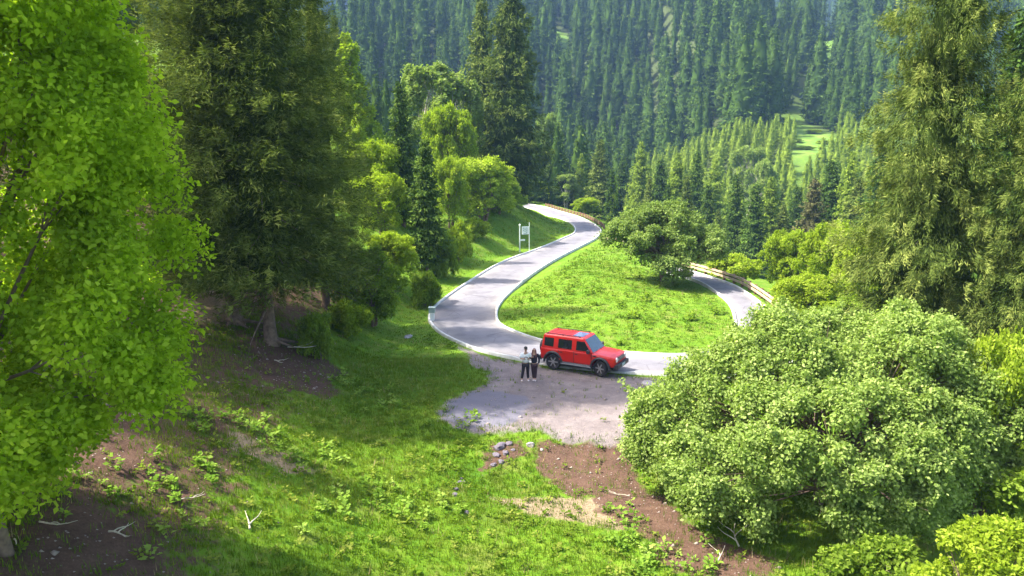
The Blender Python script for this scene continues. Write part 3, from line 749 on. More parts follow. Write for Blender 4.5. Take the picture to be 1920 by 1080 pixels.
# --- forest on the mountain
print('forest')
g = np.random.default_rng(5)
def scatter(n, x0, x1, y0, y1, dens):
    X = g.uniform(x0, x1, n); Y = g.uniform(y0, y1, n)
    keep = g.random(n) < dens(X, Y); return X[keep], Y[keep]
def thin(X, Y, dmin):
    cell = {}; keep = []
    for i in range(len(X)):
        c = (int(X[i] // dmin), int(Y[i] // dmin)); ok = True
        for a in (-1, 0, 1):
            for b in (-1, 0, 1):
                for j in cell.get((c[0] + a, c[1] + b), ()):
                    if (X[i] - X[j]) ** 2 + (Y[i] - Y[j]) ** 2 < dmin * dmin: ok = False; break
                if not ok: break
            if not ok: break
        if ok: keep.append(i); cell.setdefault(c, []).append(i)
    return X[keep], Y[keep]
def in_view(X, Y, m=40):
    px = 960 + X / (Y * math.cos(PITCH) * 1.0) * F * 1.0; return (px > -m) & (px < 1920 + m)
inwood = lambda X, Y: (meadow(X, Y) < 0.2) * (0.75 + 0.25 * fbm(X / 25, Y / 25) > 0.45)
# spur trees (younger)
Xs, Ys = scatter(9000, 14, 150, 178, 268, inwood); Xs, Ys = thin(Xs, Ys, 3.8)
k = (np.interp(Xs, [18, 40], [190, 180]) < Ys); Xs, Ys = Xs[k], Ys[k]
# valley sides and mountain
Xm, Ym = scatter(26000, -260, 420, 262, 620, inwood); Xm, Ym = thin(Xm, Ym, 8.0)
k = in_view(Xm, Ym); Xm, Ym = Xm[k], Ym[k]
Xl, Yl = scatter(3000, -110, 60, 165, 265, inwood); Xl, Yl = thin(Xl, Yl, 5.0)
k = (Xl < np.interp(Yl, [165, 265], [14, 50])) & in_view(Xl, Yl); Xl, Yl = Xl[k], Yl[k]
Xf, Yf = scatter(60000, -900, 1000, 640, 1200, lambda X, Y: (fbm(X / 60, Y / 90) < 0.32) * 1.0)
k = in_view(Xf, Yf) & ((Xf / Yf < -0.15) | (Xf / Yf > 0.25)); Xf, Yf = thin(Xf[k], Yf[k], 7.0)
rec = []
for X, Y, h0, h1, kinds, zone in ((Xs, Ys, 7, 12, (3, 4, 3), 0), (Xm, Ym, 22, 42, (0, 1, 2, 0, 2, 1), 1), (Xl, Yl, 14, 24, (0, 1, 2), 2), (Xf, Yf, 22, 32, (0, 1, 2), 3)):
    Z = terrain(X, Y)
    for x, y, z in zip(X, Y, Z):
        h = g.uniform(h0, h1)
        if zone == 1: h *= 0.85 + 0.25 * float(noise(np.array([x / 20]), np.array([y / 20]))[0])
        rec.append((x, y, z - 0.2, h, kinds[g.integers(0, len(kinds))], zone, g.random() * 6.28, g.uniform(1.0, 1.55)))
rec = np.array(rec)
print('forest trees', len(rec))
def visible_size(r):
    px = 960 + r[0] / r[1] * F
    s = r[3] / r[1]
    row = 284 - (r[2] + r[3] - CH) / r[1] * F
    if px < 690 or px > 1600 or row < -60 or row > 420: s *= 0.0
    if 885 < px < 1020: s = 0
    if r[5] == 3: s *= 0.1
    if r[5] == 0: s = s * 2.1 if (row < 330 and px > 1120) else 0.0
    if r[5] == 2 and px < 1000: s = 0
    return s
vs = np.array([visible_size(r) for r in rec])
# of the trees standing in front rank: prefer those not hidden behind a nearer one in the same column
order = np.argsort(-vs)
solo = set(order[:255].tolist())
LAB = {0: 'young spruce on the bright wooded spur in front of the mountain', 1: 'tall slender spruce in the dense forest covering the mountainside',
       2: 'spruce in the valley wood at the foot of the mountainside', 3: 'tiny bluish spruce on the hazy far mountain'}
GRP = {0: 'young spruces on the spur', 1: 'spruces covering the mountainside', 2: 'spruces at the foot of the mountain', 3: 'spruces on the far mountain'}
first_far = {}
for i in order[:255]:
    r = rec[i]; s = r[3] / 20; k = int(r[4])
    lab, grp = LAB[int(r[5])], GRP[int(r[5])]
    if r[5] == 0:
        pxx = 960 + r[0] / r[1] * F; side = 'left lower end' if pxx < 1280 else ('middle' if pxx < 1420 else 'right end beside the grassy clearing')
        lab = 'young bright green spruce on the wooded spur, %s' % side; grp = 'young spruces on the spur, %s' % side
    if r[5] == 1:
        pxx = 960 + r[0] / r[1] * F; side = 'left of the tallest spruce' if pxx < 960 else ('between the tallest spruce and the grassy clearing' if pxx < 1440 else 'around and above the grassy clearing')
        ht = 'high on' if r[1] > 345 else 'low on'
        lab = 'tall slender spruce %s the wooded mountainside, %s' % (ht, side); grp = 'spruces %s the mountainside %s' % (ht, side)
    e = tree_from('spruce_tree', SP_FAR[k], TR_FAR, r[:3], r[6], s, lab, 'tree', grp, s * r[7])
    if k not in first_far: first_far[k] = e.children[1] if e.children[1].name.startswith('crown') else e.children[0]
rest = rec[[i for i in range(len(rec)) if i not in solo]]
pm = bpy.data.meshes.new('forest')
pm.vertices.add(len(rest)); pm.vertices.foreach_set('co', rest[:, :3].astype(np.float32).ravel())
def pat(me, name, dt, arr):
    a = me.attributes.new(name, dt, 'POINT'); a.data.foreach_set({'FLOAT': 'value', 'INT': 'value', 'FLOAT_VECTOR': 'vector'}[dt], arr.ravel())
kmap = {k: q for q, k in enumerate(sorted(first_far))}
pat(pm, 'idx', 'INT', np.array([kmap.get(int(k), 0) for k in rest[:, 4]], np.int32))
s = rest[:, 3] / 20
pat(pm, 'scl', 'FLOAT_VECTOR', np.stack([s * rest[:, 7], s * rest[:, 7], s], 1).astype(np.float32))
pat(pm, 'rot', 'FLOAT_VECTOR', np.stack([0 * s, 0 * s, rest[:, 6]], 1).astype(np.float32))
forest = link('forest', pm); tag(forest, kind='stuff', label='dense spruce forest filling the mountainsides behind the single trees')
ng = bpy.data.node_groups.new('forest_instances', 'GeometryNodeTree')
ng.interface.new_socket('Geometry', in_out='INPUT', socket_type='NodeSocketGeometry'); ng.interface.new_socket('Geometry', in_out='OUTPUT', socket_type='NodeSocketGeometry')
gi = ng.nodes.new('NodeGroupInput'); go = ng.nodes.new('NodeGroupOutput')
iop = ng.nodes.new('GeometryNodeInstanceOnPoints'); iop.inputs['Pick Instance'].default_value = True
jn = ng.nodes.new('GeometryNodeJoinGeometry')
for k in sorted(first_far, reverse=True):
    o = ng.nodes.new('GeometryNodeObjectInfo'); o.transform_space = 'ORIGINAL'; o.inputs['Object'].default_value = first_far[k]; o.inputs['As Instance'].default_value = True
    ng.links.new(o.outputs['Geometry'], jn.inputs[0])
def named(nm, dt):
    a = ng.nodes.new('GeometryNodeInputNamedAttribute'); a.data_type = dt; a.inputs[0].default_value = nm; return a.outputs[0]
ng.links.new(gi.outputs[0], iop.inputs['Points']); ng.links.new(jn.outputs[0], iop.inputs['Instance'])
ng.links.new(named('idx', 'INT'), iop.inputs['Instance Index']); ng.links.new(named('scl', 'FLOAT_VECTOR'), iop.inputs['Scale'])
er = ng.nodes.new('FunctionNodeEulerToRotation'); ng.links.new(named('rot', 'FLOAT_VECTOR'), er.inputs[0]); ng.links.new(er.outputs[0], iop.inputs['Rotation'])
ng.links.new(iop.outputs[0], go.inputs[0])
md = forest.modifiers.new('instances', 'NODES'); md.node_group = ng

# --- broadleaved trees
print('broadleaf')
def leafy_proto(kind, H, Rr, nleaf, size, m, seed, bark=M_BARK, stems=1, r0=0.16):
    b = blob_set(kind, seed, H, Rr)
    return (leafy_mesh(kind + '_crown', b, nleaf, size, m, seed), limbs_mesh(kind + '_limbs', b, H, r0, bark, seed, stems), H)
PR = {'round': leafy_proto('round', 8, 4.0, 30000, 0.24, M_LEAF_MID, 61, stems=2), 'lime': leafy_proto('round', 8, 4.0, 30000, 0.24, M_LEAF_LIME, 62, stems=3),
      'poplar': leafy_proto('poplar', 14, 3.2, 22000, 0.32, M_LEAF_LIME, 63, M_BARK_PALE), 'birch': leafy_proto('birch', 14, 4.0, 20000, 0.30, M_LEAF_PALE, 64, M_BARK_PALE, 2),
      'shrub': leafy_proto('shrub', 2.6, 2.2, 14000, 0.17, M_LEAF_MID, 65, stems=5, r0=0.05), 'limeshrub': leafy_proto('shrub', 2.6, 2.2, 14000, 0.17, M_LEAF_LIME, 66, stems=5, r0=0.05)}
def leafy_at(kind, px, Y, toprow, wpx, label, rz=0.0, dz=0.0, group=None, cat='tree', name=None):
    c, t, H = PR[kind]; g_ = at(px, Y); g_[2] += dz
    h = max(1.2, top_z(toprow, Y) - g_[2]); s = h / H
    base_r = {'round': 4.0, 'lime': 4.0, 'poplar': 3.2, 'birch': 3.8, 'shrub': 2.3, 'limeshrub': 2.3}[kind]
    sxy = (wpx / 2) / (F / Y) / base_r
    nm = name or {'round': 'broadleaf_tree', 'lime': 'broadleaf_tree', 'poplar': 'poplar_tree', 'birch': 'birch_tree', 'shrub': 'shrub', 'limeshrub': 'shrub'}[kind]
    return tree_from(nm, c, t, g_, rz, s, label, cat, group, sxy)

leafy_at('poplar', 662, 92, 62, 110, 'yellow green poplar rising above the left slope beside the dark clump', 0.3)
leafy_at('poplar', 678, 84, 195, 62, 'small pale poplar tip just below the taller yellow green poplar', 1.3)
leafy_at('birch', 818, 104, 120, 130, 'pale birch with two bare tops among the left slope trees', 0.2)
leafy_at('birch', 868, 108, 150, 100, 'pale birch touching the narrow spruce beside the tallest one', 2.2)
leafy_at('lime', 845, 96, 205, 110, 'soft yellow green tree under the pale birches', 0.9)
leafy_at('lime', 905, 92, 300, 140, 'bright bush with rounded top at the foot of the tallest spruce', 1.9)
leafy_at('lime', 845, 84, 300, 80, 'bright lime bush left of the bank above the road sign', 2.9)
leafy_at('round', 940, 98, 340, 90, 'darker round bush against the trunk of the tallest spruce', 0.1)
leafy_at('lime', 700, 74, 270, 130, 'lime green tree in the gap right of the dark clump', 3.3)
leafy_at('lime', 715, 66, 330, 110, 'bright round tree in front of the conical dark spruce', 4.4)
leafy_at('lime', 735, 56, 440, 110, 'mid green tree on the bank over the road bend', 0.6)
leafy_at('round', 690, 46, 470, 150, 'low dusky thicket beside the shaded clump near the verge', 2.6)
leafy_at('birch', 1030, 178, 215, 70, 'pale tree behind the tallest spruce above the vanishing road', 0.6)
leafy_at('birch', 1062, 165, 325, 60, 'pale olive tree right of the tallest spruce over the guard rail', 1.6)
leafy_at('lime', 1040, 172, 345, 70, 'low yellow green bush just over the far guard rail', 1.1)
leafy_at('lime', 1100, 140, 372, 60, 'low pale bush behind the far bend of the guard rail', 2.1)
leafy_at('poplar', 1150, 150, 330, 30, 'thin pale poplar left of the valley spruces', 2.1)
leafy_at('birch', 1396, 190, 275, 70, 'pale rounded birch among the young spruces of the spur', 2.8)
leafy_at('birch', 1430, 175, 300, 60, 'pale birch lower down among the young spruces of the spur', 0.8)
for q, (px, Y, w, tr, lab) in enumerate([(1478, 250, 34, 262, 'small pale bush at the left edge of the distant clearing'), (1512, 268, 30, 243, 'round bush in the upper half of the distant clearing'), (1500, 232, 40, 290, 'bush at the lower end of the distant clearing'), (1532, 246, 30, 268, 'bush at the right edge of the distant clearing')]):
    leafy_at('lime' if q % 2 else 'round', px, Y, tr, w, lab, q * 1.1, cat='bush')
# on the far side of the right arm
leafy_at('limeshrub', 1385, 68, 474, 120, 'smooth bright green shrub just beyond the right guard rail', 0.2, cat='shrub')
leafy_at('lime', 1490, 66, 438, 120, 'lime tree behind the bend of the right guard rail', 0.9)
leafy_at('lime', 1560, 60, 425, 130, 'tall lime tree left of the large hanging spruce', 2.0)
leafy_at('lime', 1615, 52, 440, 120, 'lime tree touching the left side of the large hanging spruce', 3.1)
leafy_at('lime', 1530, 48, 520, 150, 'pale lime bush at the lower end of the right guard rail', 4.0)
leafy_at('round', 1620, 42, 560, 170, 'soft green bush between the willow thicket and the hanging spruce', 4.9)
leafy_at('lime', 1780, 24, 662, 190, 'yellowish bush in front of the base of the large hanging spruce', 1.2)
leafy_at('lime', 1900, 23, 640, 180, 'yellowish bush under the spruce at the right edge', 2.2)
# shrubs on the verge and bank
for q, (px, Y, tr, w, lab) in enumerate([(585, 36, 575, 90, 'small shaded shrub right of the pale spruce trunk'), (890, 62 + 22, 405, 70, 'low yellowish shrub on the bank behind the sign'),
        (830, 66, 425, 70, 'low shrub left of the bank above the bend'), (862, 74, 410, 70, 'yellow tinted low shrub in the middle of the bank'),
        (800, 54, 500, 80, 'low leafy shrub nearest the road bend'), (640, 42, 560, 110, 'dusky shrub under the right edge of the shaded clump')]):
    leafy_at('shrub' if q % 2 == 0 else 'limeshrub', px, Y, tr, w, lab, q * 1.7, cat='shrub')

# tree on the island: leaning limbs, wide crown
gI = at(1252, 63)
g = np.random.default_rng(70); bI = []
for q in range(130):
    az = g.random() * 6.28; rr = math.sqrt(g.random()); X = math.cos(az) * rr * 4.9; Y_ = math.sin(az) * rr * 3.6
    topz = 7.1 * (1 - 0.40 * rr ** 2.2) - 0.12 * X; lowz = np.interp(X, [-4.5, -2.5, -0.5, 4.5], [3.6, 1.9, 0.2, 0.1])
    q_ = g.uniform(0.55, 1.05); bI.append((X, Y_, max(lowz + (topz - q_ * 0.6 - lowz) * g.random() ** 0.5, 0.5), q_, q_, q_ * 0.8))
tree_from('willow_tree', leafy_mesh('willow_crown', bI, 75000, 0.2, M_LEAF_PALE, 71), limbs_mesh('willow_limbs', bI, 4.2, 0.18, M_BARK, 71, 4), gI, 0, 1.0,
          'wide spreading willow alone on the grassy island between the road arms', 'tree')

# big willow thicket on the right
gB = np.array([11.2, 24.3, tz(11.2, 24.3)])
g = np.random.default_rng(81); bB = []
for q in range(1300):
    az = g.random() * 6.28; rr = math.sqrt(g.random()) if q % 3 else 1 - 0.25 * g.random() ** 2
    ex = 1 + 0.10 * math.sin(3 * az + 1) + 0.06 * math.sin(7 * az)
    X = math.cos(az) * rr * 6.9 * ex; Y_ = math.sin(az) * rr * 4.1 * ex
    topz = (6.3 + 0.10 * X) * (1 - 0.46 * rr ** 3) + 1.0 * float(noise(np.array([X / 1.9 + 9]), np.array([Y_ / 1.9]))[0]) + 0.35 * float(noise(np.array([X / 0.6]), np.array([Y_ / 0.6]))[0])
    zc = topz * (1 - 0.12 * g.random()) if rr < 0.7 else 0.9 + (topz - 0.9) * g.random() ** 0.6
    q_ = g.uniform(0.22, 0.5); bB.append((X, Y_, zc, q_ * g.uniform(0.8, 1.4), q_ * g.uniform(0.8, 1.4), q_ * g.uniform(0.6, 1.3)))
for q in range(150):      # single shoots that stand out of the mass
    b_ = bB[g.integers(0, 1300)]; d_ = np.array([b_[0] / 6, b_[1] / 4, 0.9]) + g.normal(0, 0.25, 3); L_ = g.uniform(0.25, 0.6)
    for t_ in np.linspace(0.2, 1, 6): bB.append((b_[0] + d_[0] * L_ * t_, b_[1] + d_[1] * L_ * t_, b_[2] + d_[2] * L_ * t_, 0.17 * (1.3 - t_), 0.17 * (1.3 - t_), 0.14))
tree_from('willow_thicket', leafy_mesh('thicket_crown', bB, 320000, 0.12, M_LEAF_BUSH, 82, 0.7, 0.1, spreadk=1.2), limbs_mesh('thicket_limbs', bB[:150], 5.0, 0.08, M_BARK, 82, 9), gB, 0, 1.0,
          'huge pale green willow thicket filling the lower right', 'bush')
for q, (x, y, s_, rz, lab, kd) in enumerate([(17.4, 21.5, 0.95, 0.4, 'darker green bush behind the right end of the willow thicket', 'round'),
                                  (9.8, 18.2, 0.5, 2.2, 'dark leafy bush in the shade below the willow thicket', 'shrub'),
                                  (15.2, 29.5, 0.75, 1.7, 'pale bush showing above the far rim of the willow thicket', 'round')]):
    c, t, H = PR[kd]; k_ = {'round': 0.72, 'limeshrub': 2.6, 'shrub': 1.7}[kd]
    tree_from('broadleaf_bush', c, t, (x, y, tz(x, y)), rz, s_ * k_, lab, 'bush')

g = np.random.default_rng(85); bC = []
for q in range(160):
    az = g.random() * 6.28; rr = math.sqrt(g.random()); q_ = g.uniform(0.15, 0.32)
    bC.append((math.cos(az) * rr * 2.0, math.sin(az) * rr * 1.6, 3.6 * (1 - 0.55 * rr ** 2.2) * (1 - 0.7 * (rr > 0.6) * g.random()) + 0.2, q_, q_, q_))
tree_from('broadleaf_bush', leafy_mesh('lime_crown', bC, 42000, 0.115, M_LEAF_LIME, 86, 0.7, 0.1, spreadk=1.2), limbs_mesh('lime_limbs', bC[:60], 2.6, 0.05, M_BARK, 86, 4), (11.3, 15.6, tz(11.3, 15.6)), 0, 1.0,
          'bright green bush cut off at the lower right edge', 'bush')
# near tree on the left
gL = np.array([-10.95, 14.6, tz(-10.95, 14.6)])
g = np.random.default_rng(91); bL = []
for q in range(420):
    zc = g.uniform(1.0, 15.5); rmax = np.interp(zc, [1.5, 3, 6, 10, 15], [2.6, 4.0, 4.5, 4.0, 2.4]); az = g.random() * 6.28; rr = rmax * g.random() ** 0.4 * 0.90
    if zc < 1.4 + 2.6 * max(0, math.cos(az)) * (rr / rmax) ** 2: continue
    q_ = g.uniform(0.4, 0.95); bL.append((math.cos(az) * rr, math.sin(az) * rr, zc, q_, q_, q_ * 0.9))
tree_from('broadleaf_tree', leafy_mesh('near_crown', bL, 230000, 0.135, M_LEAF_NEAR, 92, 0.5, 0.15, spreadk=0.85), limbs_mesh('near_limbs', bL[:26], 13, 0.15, M_BARK, 92, 1), gL, 0, 1.0,
          'large lime green leafy tree filling the left edge', 'tree')
# ------------------------------------------------------------------ guard rails
M_RAILWOOD = simple('rail_tan', (0.50, 0.38, 0.25), 0.8, var=0.2, scale=2, bump=0.2)
M_POSTBROWN = simple('post_brown', (0.17, 0.075, 0.045), 0.8, var=0.3, scale=3)
def resample(L, step):
    d = np.r_[0, np.cumsum(np.linalg.norm(np.diff(L, axis=0), axis=1))]
    s = np.arange(0, d[-1], step); return np.stack([np.interp(s, d, L[:, 0]), np.interp(s, d, L[:, 1])], 1)
def guard_rail(line, step, label, hpost, nrail, postm, railm, r=0.09):
    P = resample(line, step)
    root = empty('guard_rail', (P[len(P) // 2][0], P[len(P) // 2][1], 0)); tag(root, label, 'guard rail')
    o = root.location
    bm = bmesh.new()
    bx(bm, (0, 0, hpost / 2 - 0.3), (2 * r, 2 * r, hpost + 0.6)); bx(bm, (0, 0, hpost + 0.02), (2 * r + 0.04, 2 * r + 0.04, 0.04))
    pme = None
    z = np.maximum(terrain(P[:, 0], P[:, 1]), -0.4)
    for k in range(len(P)):
        t = P[min(k + 1, len(P) - 1)] - P[max(k - 1, 0)]
        if pme is None: ob = from_bm('post', bm, postm, root); pme = ob.data
        else: ob = link('post', pme, root)
        ob.location = (P[k][0] - o.x, P[k][1] - o.y, z[k]); ob.rotation_euler = (random.uniform(-.03, .03), random.uniform(-.03, .03), math.atan2(t[1], t[0]))
    for q in range(nrail):
        for k in range(len(P) - 1):
            bm = bmesh.new(); a = Vector((P[k][0] - o.x, P[k][1] - o.y, z[k] + hpost * (0.9 - 0.42 * q))); b = Vector((P[k + 1][0] - o.x, P[k + 1][1] - o.y, z[k + 1] + hpost * (0.9 - 0.42 * q)))
            dvec = b - a; rt = dvec.to_track_quat('X', 'Z'); nrm = rt @ Vector((0, 1, 0))
            side = -1 if (nrm.x * (MID[np.argmin(np.hypot(MID[:, 0] - P[k][0], MID[:, 1] - P[k][1]))][0] - P[k][0])) < 0 else 1
            bx(bm, (a + b) / 2 + nrm * side * (r + 0.035), (dvec.length - 0.015, 0.07, hpost * 0.24), rt.to_euler())
            from_bm('rail', bm, railm, root)
    return root
iR0, iR1 = 28 * 10 + 6, len(EA) - 1
line = offset_line(EA, EB, 0.75)[iR0:iR1]
guard_rail(line, 1.7, 'tan two plank guard rail with brown posts along the right arm of the road', 0.78, 2, M_POSTBROWN, M_RAILWOOD)
lineT = offset_line(EB, EA, 0.75)[8:56]
guard_rail(lineT, 2.0, 'low brown guard rail along the outer edge of the distant upper bend', 0.72, 2, M_POSTBROWN, M_POSTBROWN)

# ------------------------------------------------------------------ road sign
M_WHITE = simple('sign_white', (0.80, 0.83, 0.78), 0.45, var=0.04)
M_POST = simple('post_galvanised', (0.62, 0.68, 0.60), 0.5, var=0.08)
M_TEXT = simple('sign_green', (0.10, 0.26, 0.14), 0.6, var=0.05)
a = hit(974.5, 473); b = at(992.5, a[1] + 0.5)
a[2] = tz(a[0], a[1]); b[2] = tz(b[0], b[1])
ztopL = top_z(422, a[1]); ztopR = top_z(417, b[1])
root = empty('road_sign', tuple(a)); tag(root, 'small white board between two thin pale posts on the grass verge', 'sign')
bm = bmesh.new(); cyl(bm, (0, 0, -0.4), (0, 0, ztopL - a[2]), 0.075, n=10); cyl(bm, (0, 0, ztopL - a[2]), (0, 0, ztopL - a[2] + 0.14), 0.15, 0.02, n=10); from_bm('post', bm, M_POST, root)
dr_ = Vector((b[0] - a[0], b[1] - a[1], 0)); db = Vector((dr_.x, dr_.y, b[2] - a[2]))
bm = bmesh.new(); cyl(bm, (db.x, db.y, db.z - 0.4), (db.x, db.y, ztopR - a[2]), 0.045, n=8); from_bm('post', bm, M_POST, root)
bd = dr_.normalized(); L_ = dr_.length
bm = bmesh.new(); zc = top_z(432, (a[1] + b[1]) / 2) - a[2]; hgt = 0.92
rt = Euler((0, 0, math.atan2(dr_.y, dr_.x)))
mid = Vector((dr_.x * 0.58, dr_.y * 0.58, zc)); bx(bm, mid, (L_ * 0.72, 0.035, hgt), rt)
board = from_bm('sign_board', bm, M_WHITE, root)
bm = bmesh.new(); nrm = rt.to_matrix() @ Vector((0, -1, 0))
if (Vector((cam.location.x, cam.location.y, 0)) - Vector((a[0], a[1], 0))).dot(nrm) < 0: nrm = -nrm
def stroke(u, v, w, h): bx(bm, mid + bd * (u * L_ * 0.72) + nrm * 0.022 + Vector((0, 0, v * hgt)), (w * L_ * 0.72, 0.008, h * hgt), rt)
for u, v, w, h in [(-0.34, 0.05, 0.05, 0.6), (-0.27, 0.30, 0.13, 0.09), (-0.27, 0.02, 0.11, 0.08), (-0.06, 0.30, 0.16, 0.08), (-0.06, 0.1, 0.16, 0.08), (-0.06, -0.1, 0.16, 0.08), (-0.06, 0.0, 0.04, 0.62),
                   (0.2, 0.3, 0.2, 0.08), (0.2, 0.02, 0.2, 0.08), (0.2, -0.26, 0.2, 0.08), (0.12, 0.02, 0.04, 0.6), (0.28, 0.02, 0.04, 0.6), (0.0, -0.4, 0.6, 0.05)]: stroke(u, v, w, h)
from_bm('lettering', bm, M_TEXT, board)
bm = bmesh.new(); zc2 = top_z(450, (a[1] + b[1]) / 2) - a[2]; bx(bm, Vector((dr_.x * 0.3, dr_.y * 0.3, zc2)), (L_ * 0.5, 0.03, 0.20), rt); from_bm('small_plate', bm, M_POST, root)

# marker at the outside of the bend
p = P0(812, 603); q = P0(805, 590)
root = empty('bend_marker', (p[0] - 0.1, p[1] + 0.4, 0)); tag(root, 'short white post with a grey green box on top at the outside of the bend', 'marker post')
bm = bmesh.new(); bx(bm, (0, 0, 0.18), (0.30, 0.34, 0.76)); o = from_bm('post', bm, M_WHITE, root)
bm = bmesh.new(); bx(bm, (0, 0, 0.73), (0.42, 0.46, 0.34)); bx(bm, (0, 0, 0.92), (0.50, 0.54, 0.05)); o = from_bm('cap_box', bm, simple('marker_grey_green', (0.32, 0.40, 0.35), 0.6), root)
for o in root.children:
    md = o.modifiers.new('bevel', 'BEVEL'); md.width = 0.025; md.segments = 2

# ------------------------------------------------------------------ red off-roader
M_RED = simple('car_paint_red', (0.56, 0.012, 0.006), 0.35, var=0.05, scale=1, coat=0.3)
M_GLASS = simple('car_glass', (0.012, 0.016, 0.018), 0.06, var=0.1, spec=0.9)
M_WGLASS = simple('windscreen_glass', (0.02, 0.055, 0.085), 0.05, var=0.1, spec=1.0)
M_BLACK = simple('black_plastic', (0.03, 0.03, 0.034), 0.6, var=0.1)
M_GREYP = simple('grey_plastic', (0.20, 0.20, 0.21), 0.5, var=0.1)
M_TYRE = simple('tyre_rubber', (0.022, 0.022, 0.024), 0.85, var=0.2, bump=0.3)
M_RIM = simple('alloy', (0.42, 0.42, 0.44), 0.35, metal=0.8, var=0.1)
M_LAMP = simple('lamp_glass', (0.72, 0.74, 0.76), 0.12, var=0.05, spec=0.9)
M_TAIL = simple('tail_lamp', (0.45, 0.01, 0.01), 0.25, var=0.05)
M_SUNROOF = simple('sunroof_glass', (0.10, 0.12, 0.22), 0.06, var=0.1, spec=1.0)
wr, wf = P0(1035, 691.5), P0(1129, 706)
hd = Vector((wf[0] - wr[0], wf[1] - wr[1])); th = math.atan2(hd.y, hd.x)
left = Vector((-math.sin(th), math.cos(th)))
cpos = Vector(((wr[0] + wf[0]) / 2, (wr[1] + wf[1]) / 2)) + left * 0.80
zg = 0.012
car = empty('off_road_car', (cpos.x, cpos.y, zg), th); tag(car, 'red boxy four door off-roader parked on the gravel beside the kerb', 'car')
car.scale = (0.98, 0.98, 1.0)
def boolean(o, cutbm):
    me = bpy.data.meshes.new('cut'); bmesh.ops.recalc_face_normals(cutbm, faces=cutbm.faces); cutbm.to_mesh(me); cutbm.free(); c = bpy.data.objects.new('cut', me); COL.objects.link(c)
    c.parent = o.parent
    md = o.modifiers.new('b', 'BOOLEAN'); md.object = c; md.operation = 'DIFFERENCE'; md.solver = 'EXACT'
    bpy.context.view_layer.update(); dg = bpy.context.evaluated_depsgraph_get()
    new = bpy.data.meshes.new_from_object(o.evaluated_get(dg)); o.modifiers.remove(md); o.data = new; bpy.data.objects.remove(c)
def loft(stations):
    bm = bmesh.new(); rings = []
    for x, w, zb, zt, cr in stations:
        pts = [(w * 0.93, zb), (w * 0.99, zb + 0.10), (w, (zb + zt) / 2), (w * 0.985, zt - 0.09), (w * 0.955, zt - 0.02), (w * 0.90, zt), (w * 0.45, zt + cr * 0.8), (0, zt + cr)]
        ring = [bm.verts.new((x, -a_, b_)) for a_, b_ in pts] + [bm.verts.new((x, a_, b_)) for a_, b_ in pts[::-1][1:]]
        rings.append(ring)
    for r0_, r1_ in zip(rings, rings[1:]):
        m_ = len(r0_)
        for k in range(m_): bm.faces.new((r0_[k], r0_[(k + 1) % m_], r1_[(k + 1) % m_], r1_[k]))
    bm.faces.new(rings[0]); bm.faces.new(rings[-1][::-1]); return bm
bm = loft([(-2.16, .84, .60, 1.06, .0), (-2.12, .90, .52, 1.13, .0), (-1.9, .92, .48, 1.16, 0), (-0.5, .93, .46, 1.16, 0), (0.6, .93, .46, 1.15, 0), (0.98, .93, .46, 1.14, 0.01), (1.3, .925, .48, 1.13, .025), (1.9, .91, .52, 1.09, .03), (2.14, .88, .58, 1.05, .02), (2.20, .82, .64, .99, .0)])
body = from_bm('body', bm, M_RED, car, smooth=False)
cb = bmesh.new()
for x in (-1.375, 1.375):
    cyl(cb, (x, -1.2, 0.44), (x, 1.2, 0.44), 0.49, n=28)
boolean(body, cb)
# cabin
def quadbox(b0_, b1_, t0, t1, hb, ht, zb, zt):
    bm = bmesh.new(); v = [bm.verts.new(c) for c in [(b0_, -hb, zb), (b1_, -hb, zb), (b1_, hb, zb), (b0_, hb, zb), (t0, -ht, zt), (t1, -ht, zt), (t1, ht, zt), (t0, ht, zt)]]
    for f in [(0, 1, 2, 3), (4, 5, 6, 7), (0, 1, 5, 4), (1, 2, 6, 5), (2, 3, 7, 6), (3, 0, 4, 7)]: bm.faces.new([v[i] for i in f])
    return bm
BX0, BX1, TX0, TX1, HB, HT, ZB, ZT = -2.12, 0.98, -2.02, 0.36, 0.885, 0.745, 1.12, 1.87
cab = from_bm('cabin', quadbox(BX0, BX1, TX0, TX1, HB, HT, ZB, ZT), M_RED, car)
md = cab.modifiers.new('bevel', 'BEVEL'); md.width = 0.07; md.segments = 3
def sideY(z, off=0.006): return HB + (HT - HB) * (z - ZB) / (ZT - ZB) + off
def side_pane(name, pts, s, m=M_GLASS, off=0.007, th_=0.012):
    bm = bmesh.new(); f0 = [bm.verts.new((x, s * sideY(z, off), z)) for x, z in pts]; f1 = [bm.verts.new((x, s * sideY(z, off - th_), z)) for x, z in pts]
    bm.faces.new(f0); bm.faces.new(f1[::-1]); k = len(pts)
    for i in range(k): bm.faces.new((f0[i], f0[(i + 1) % k], f1[(i + 1) % k], f1[i]))
    return from_bm(name, bm, m, car)
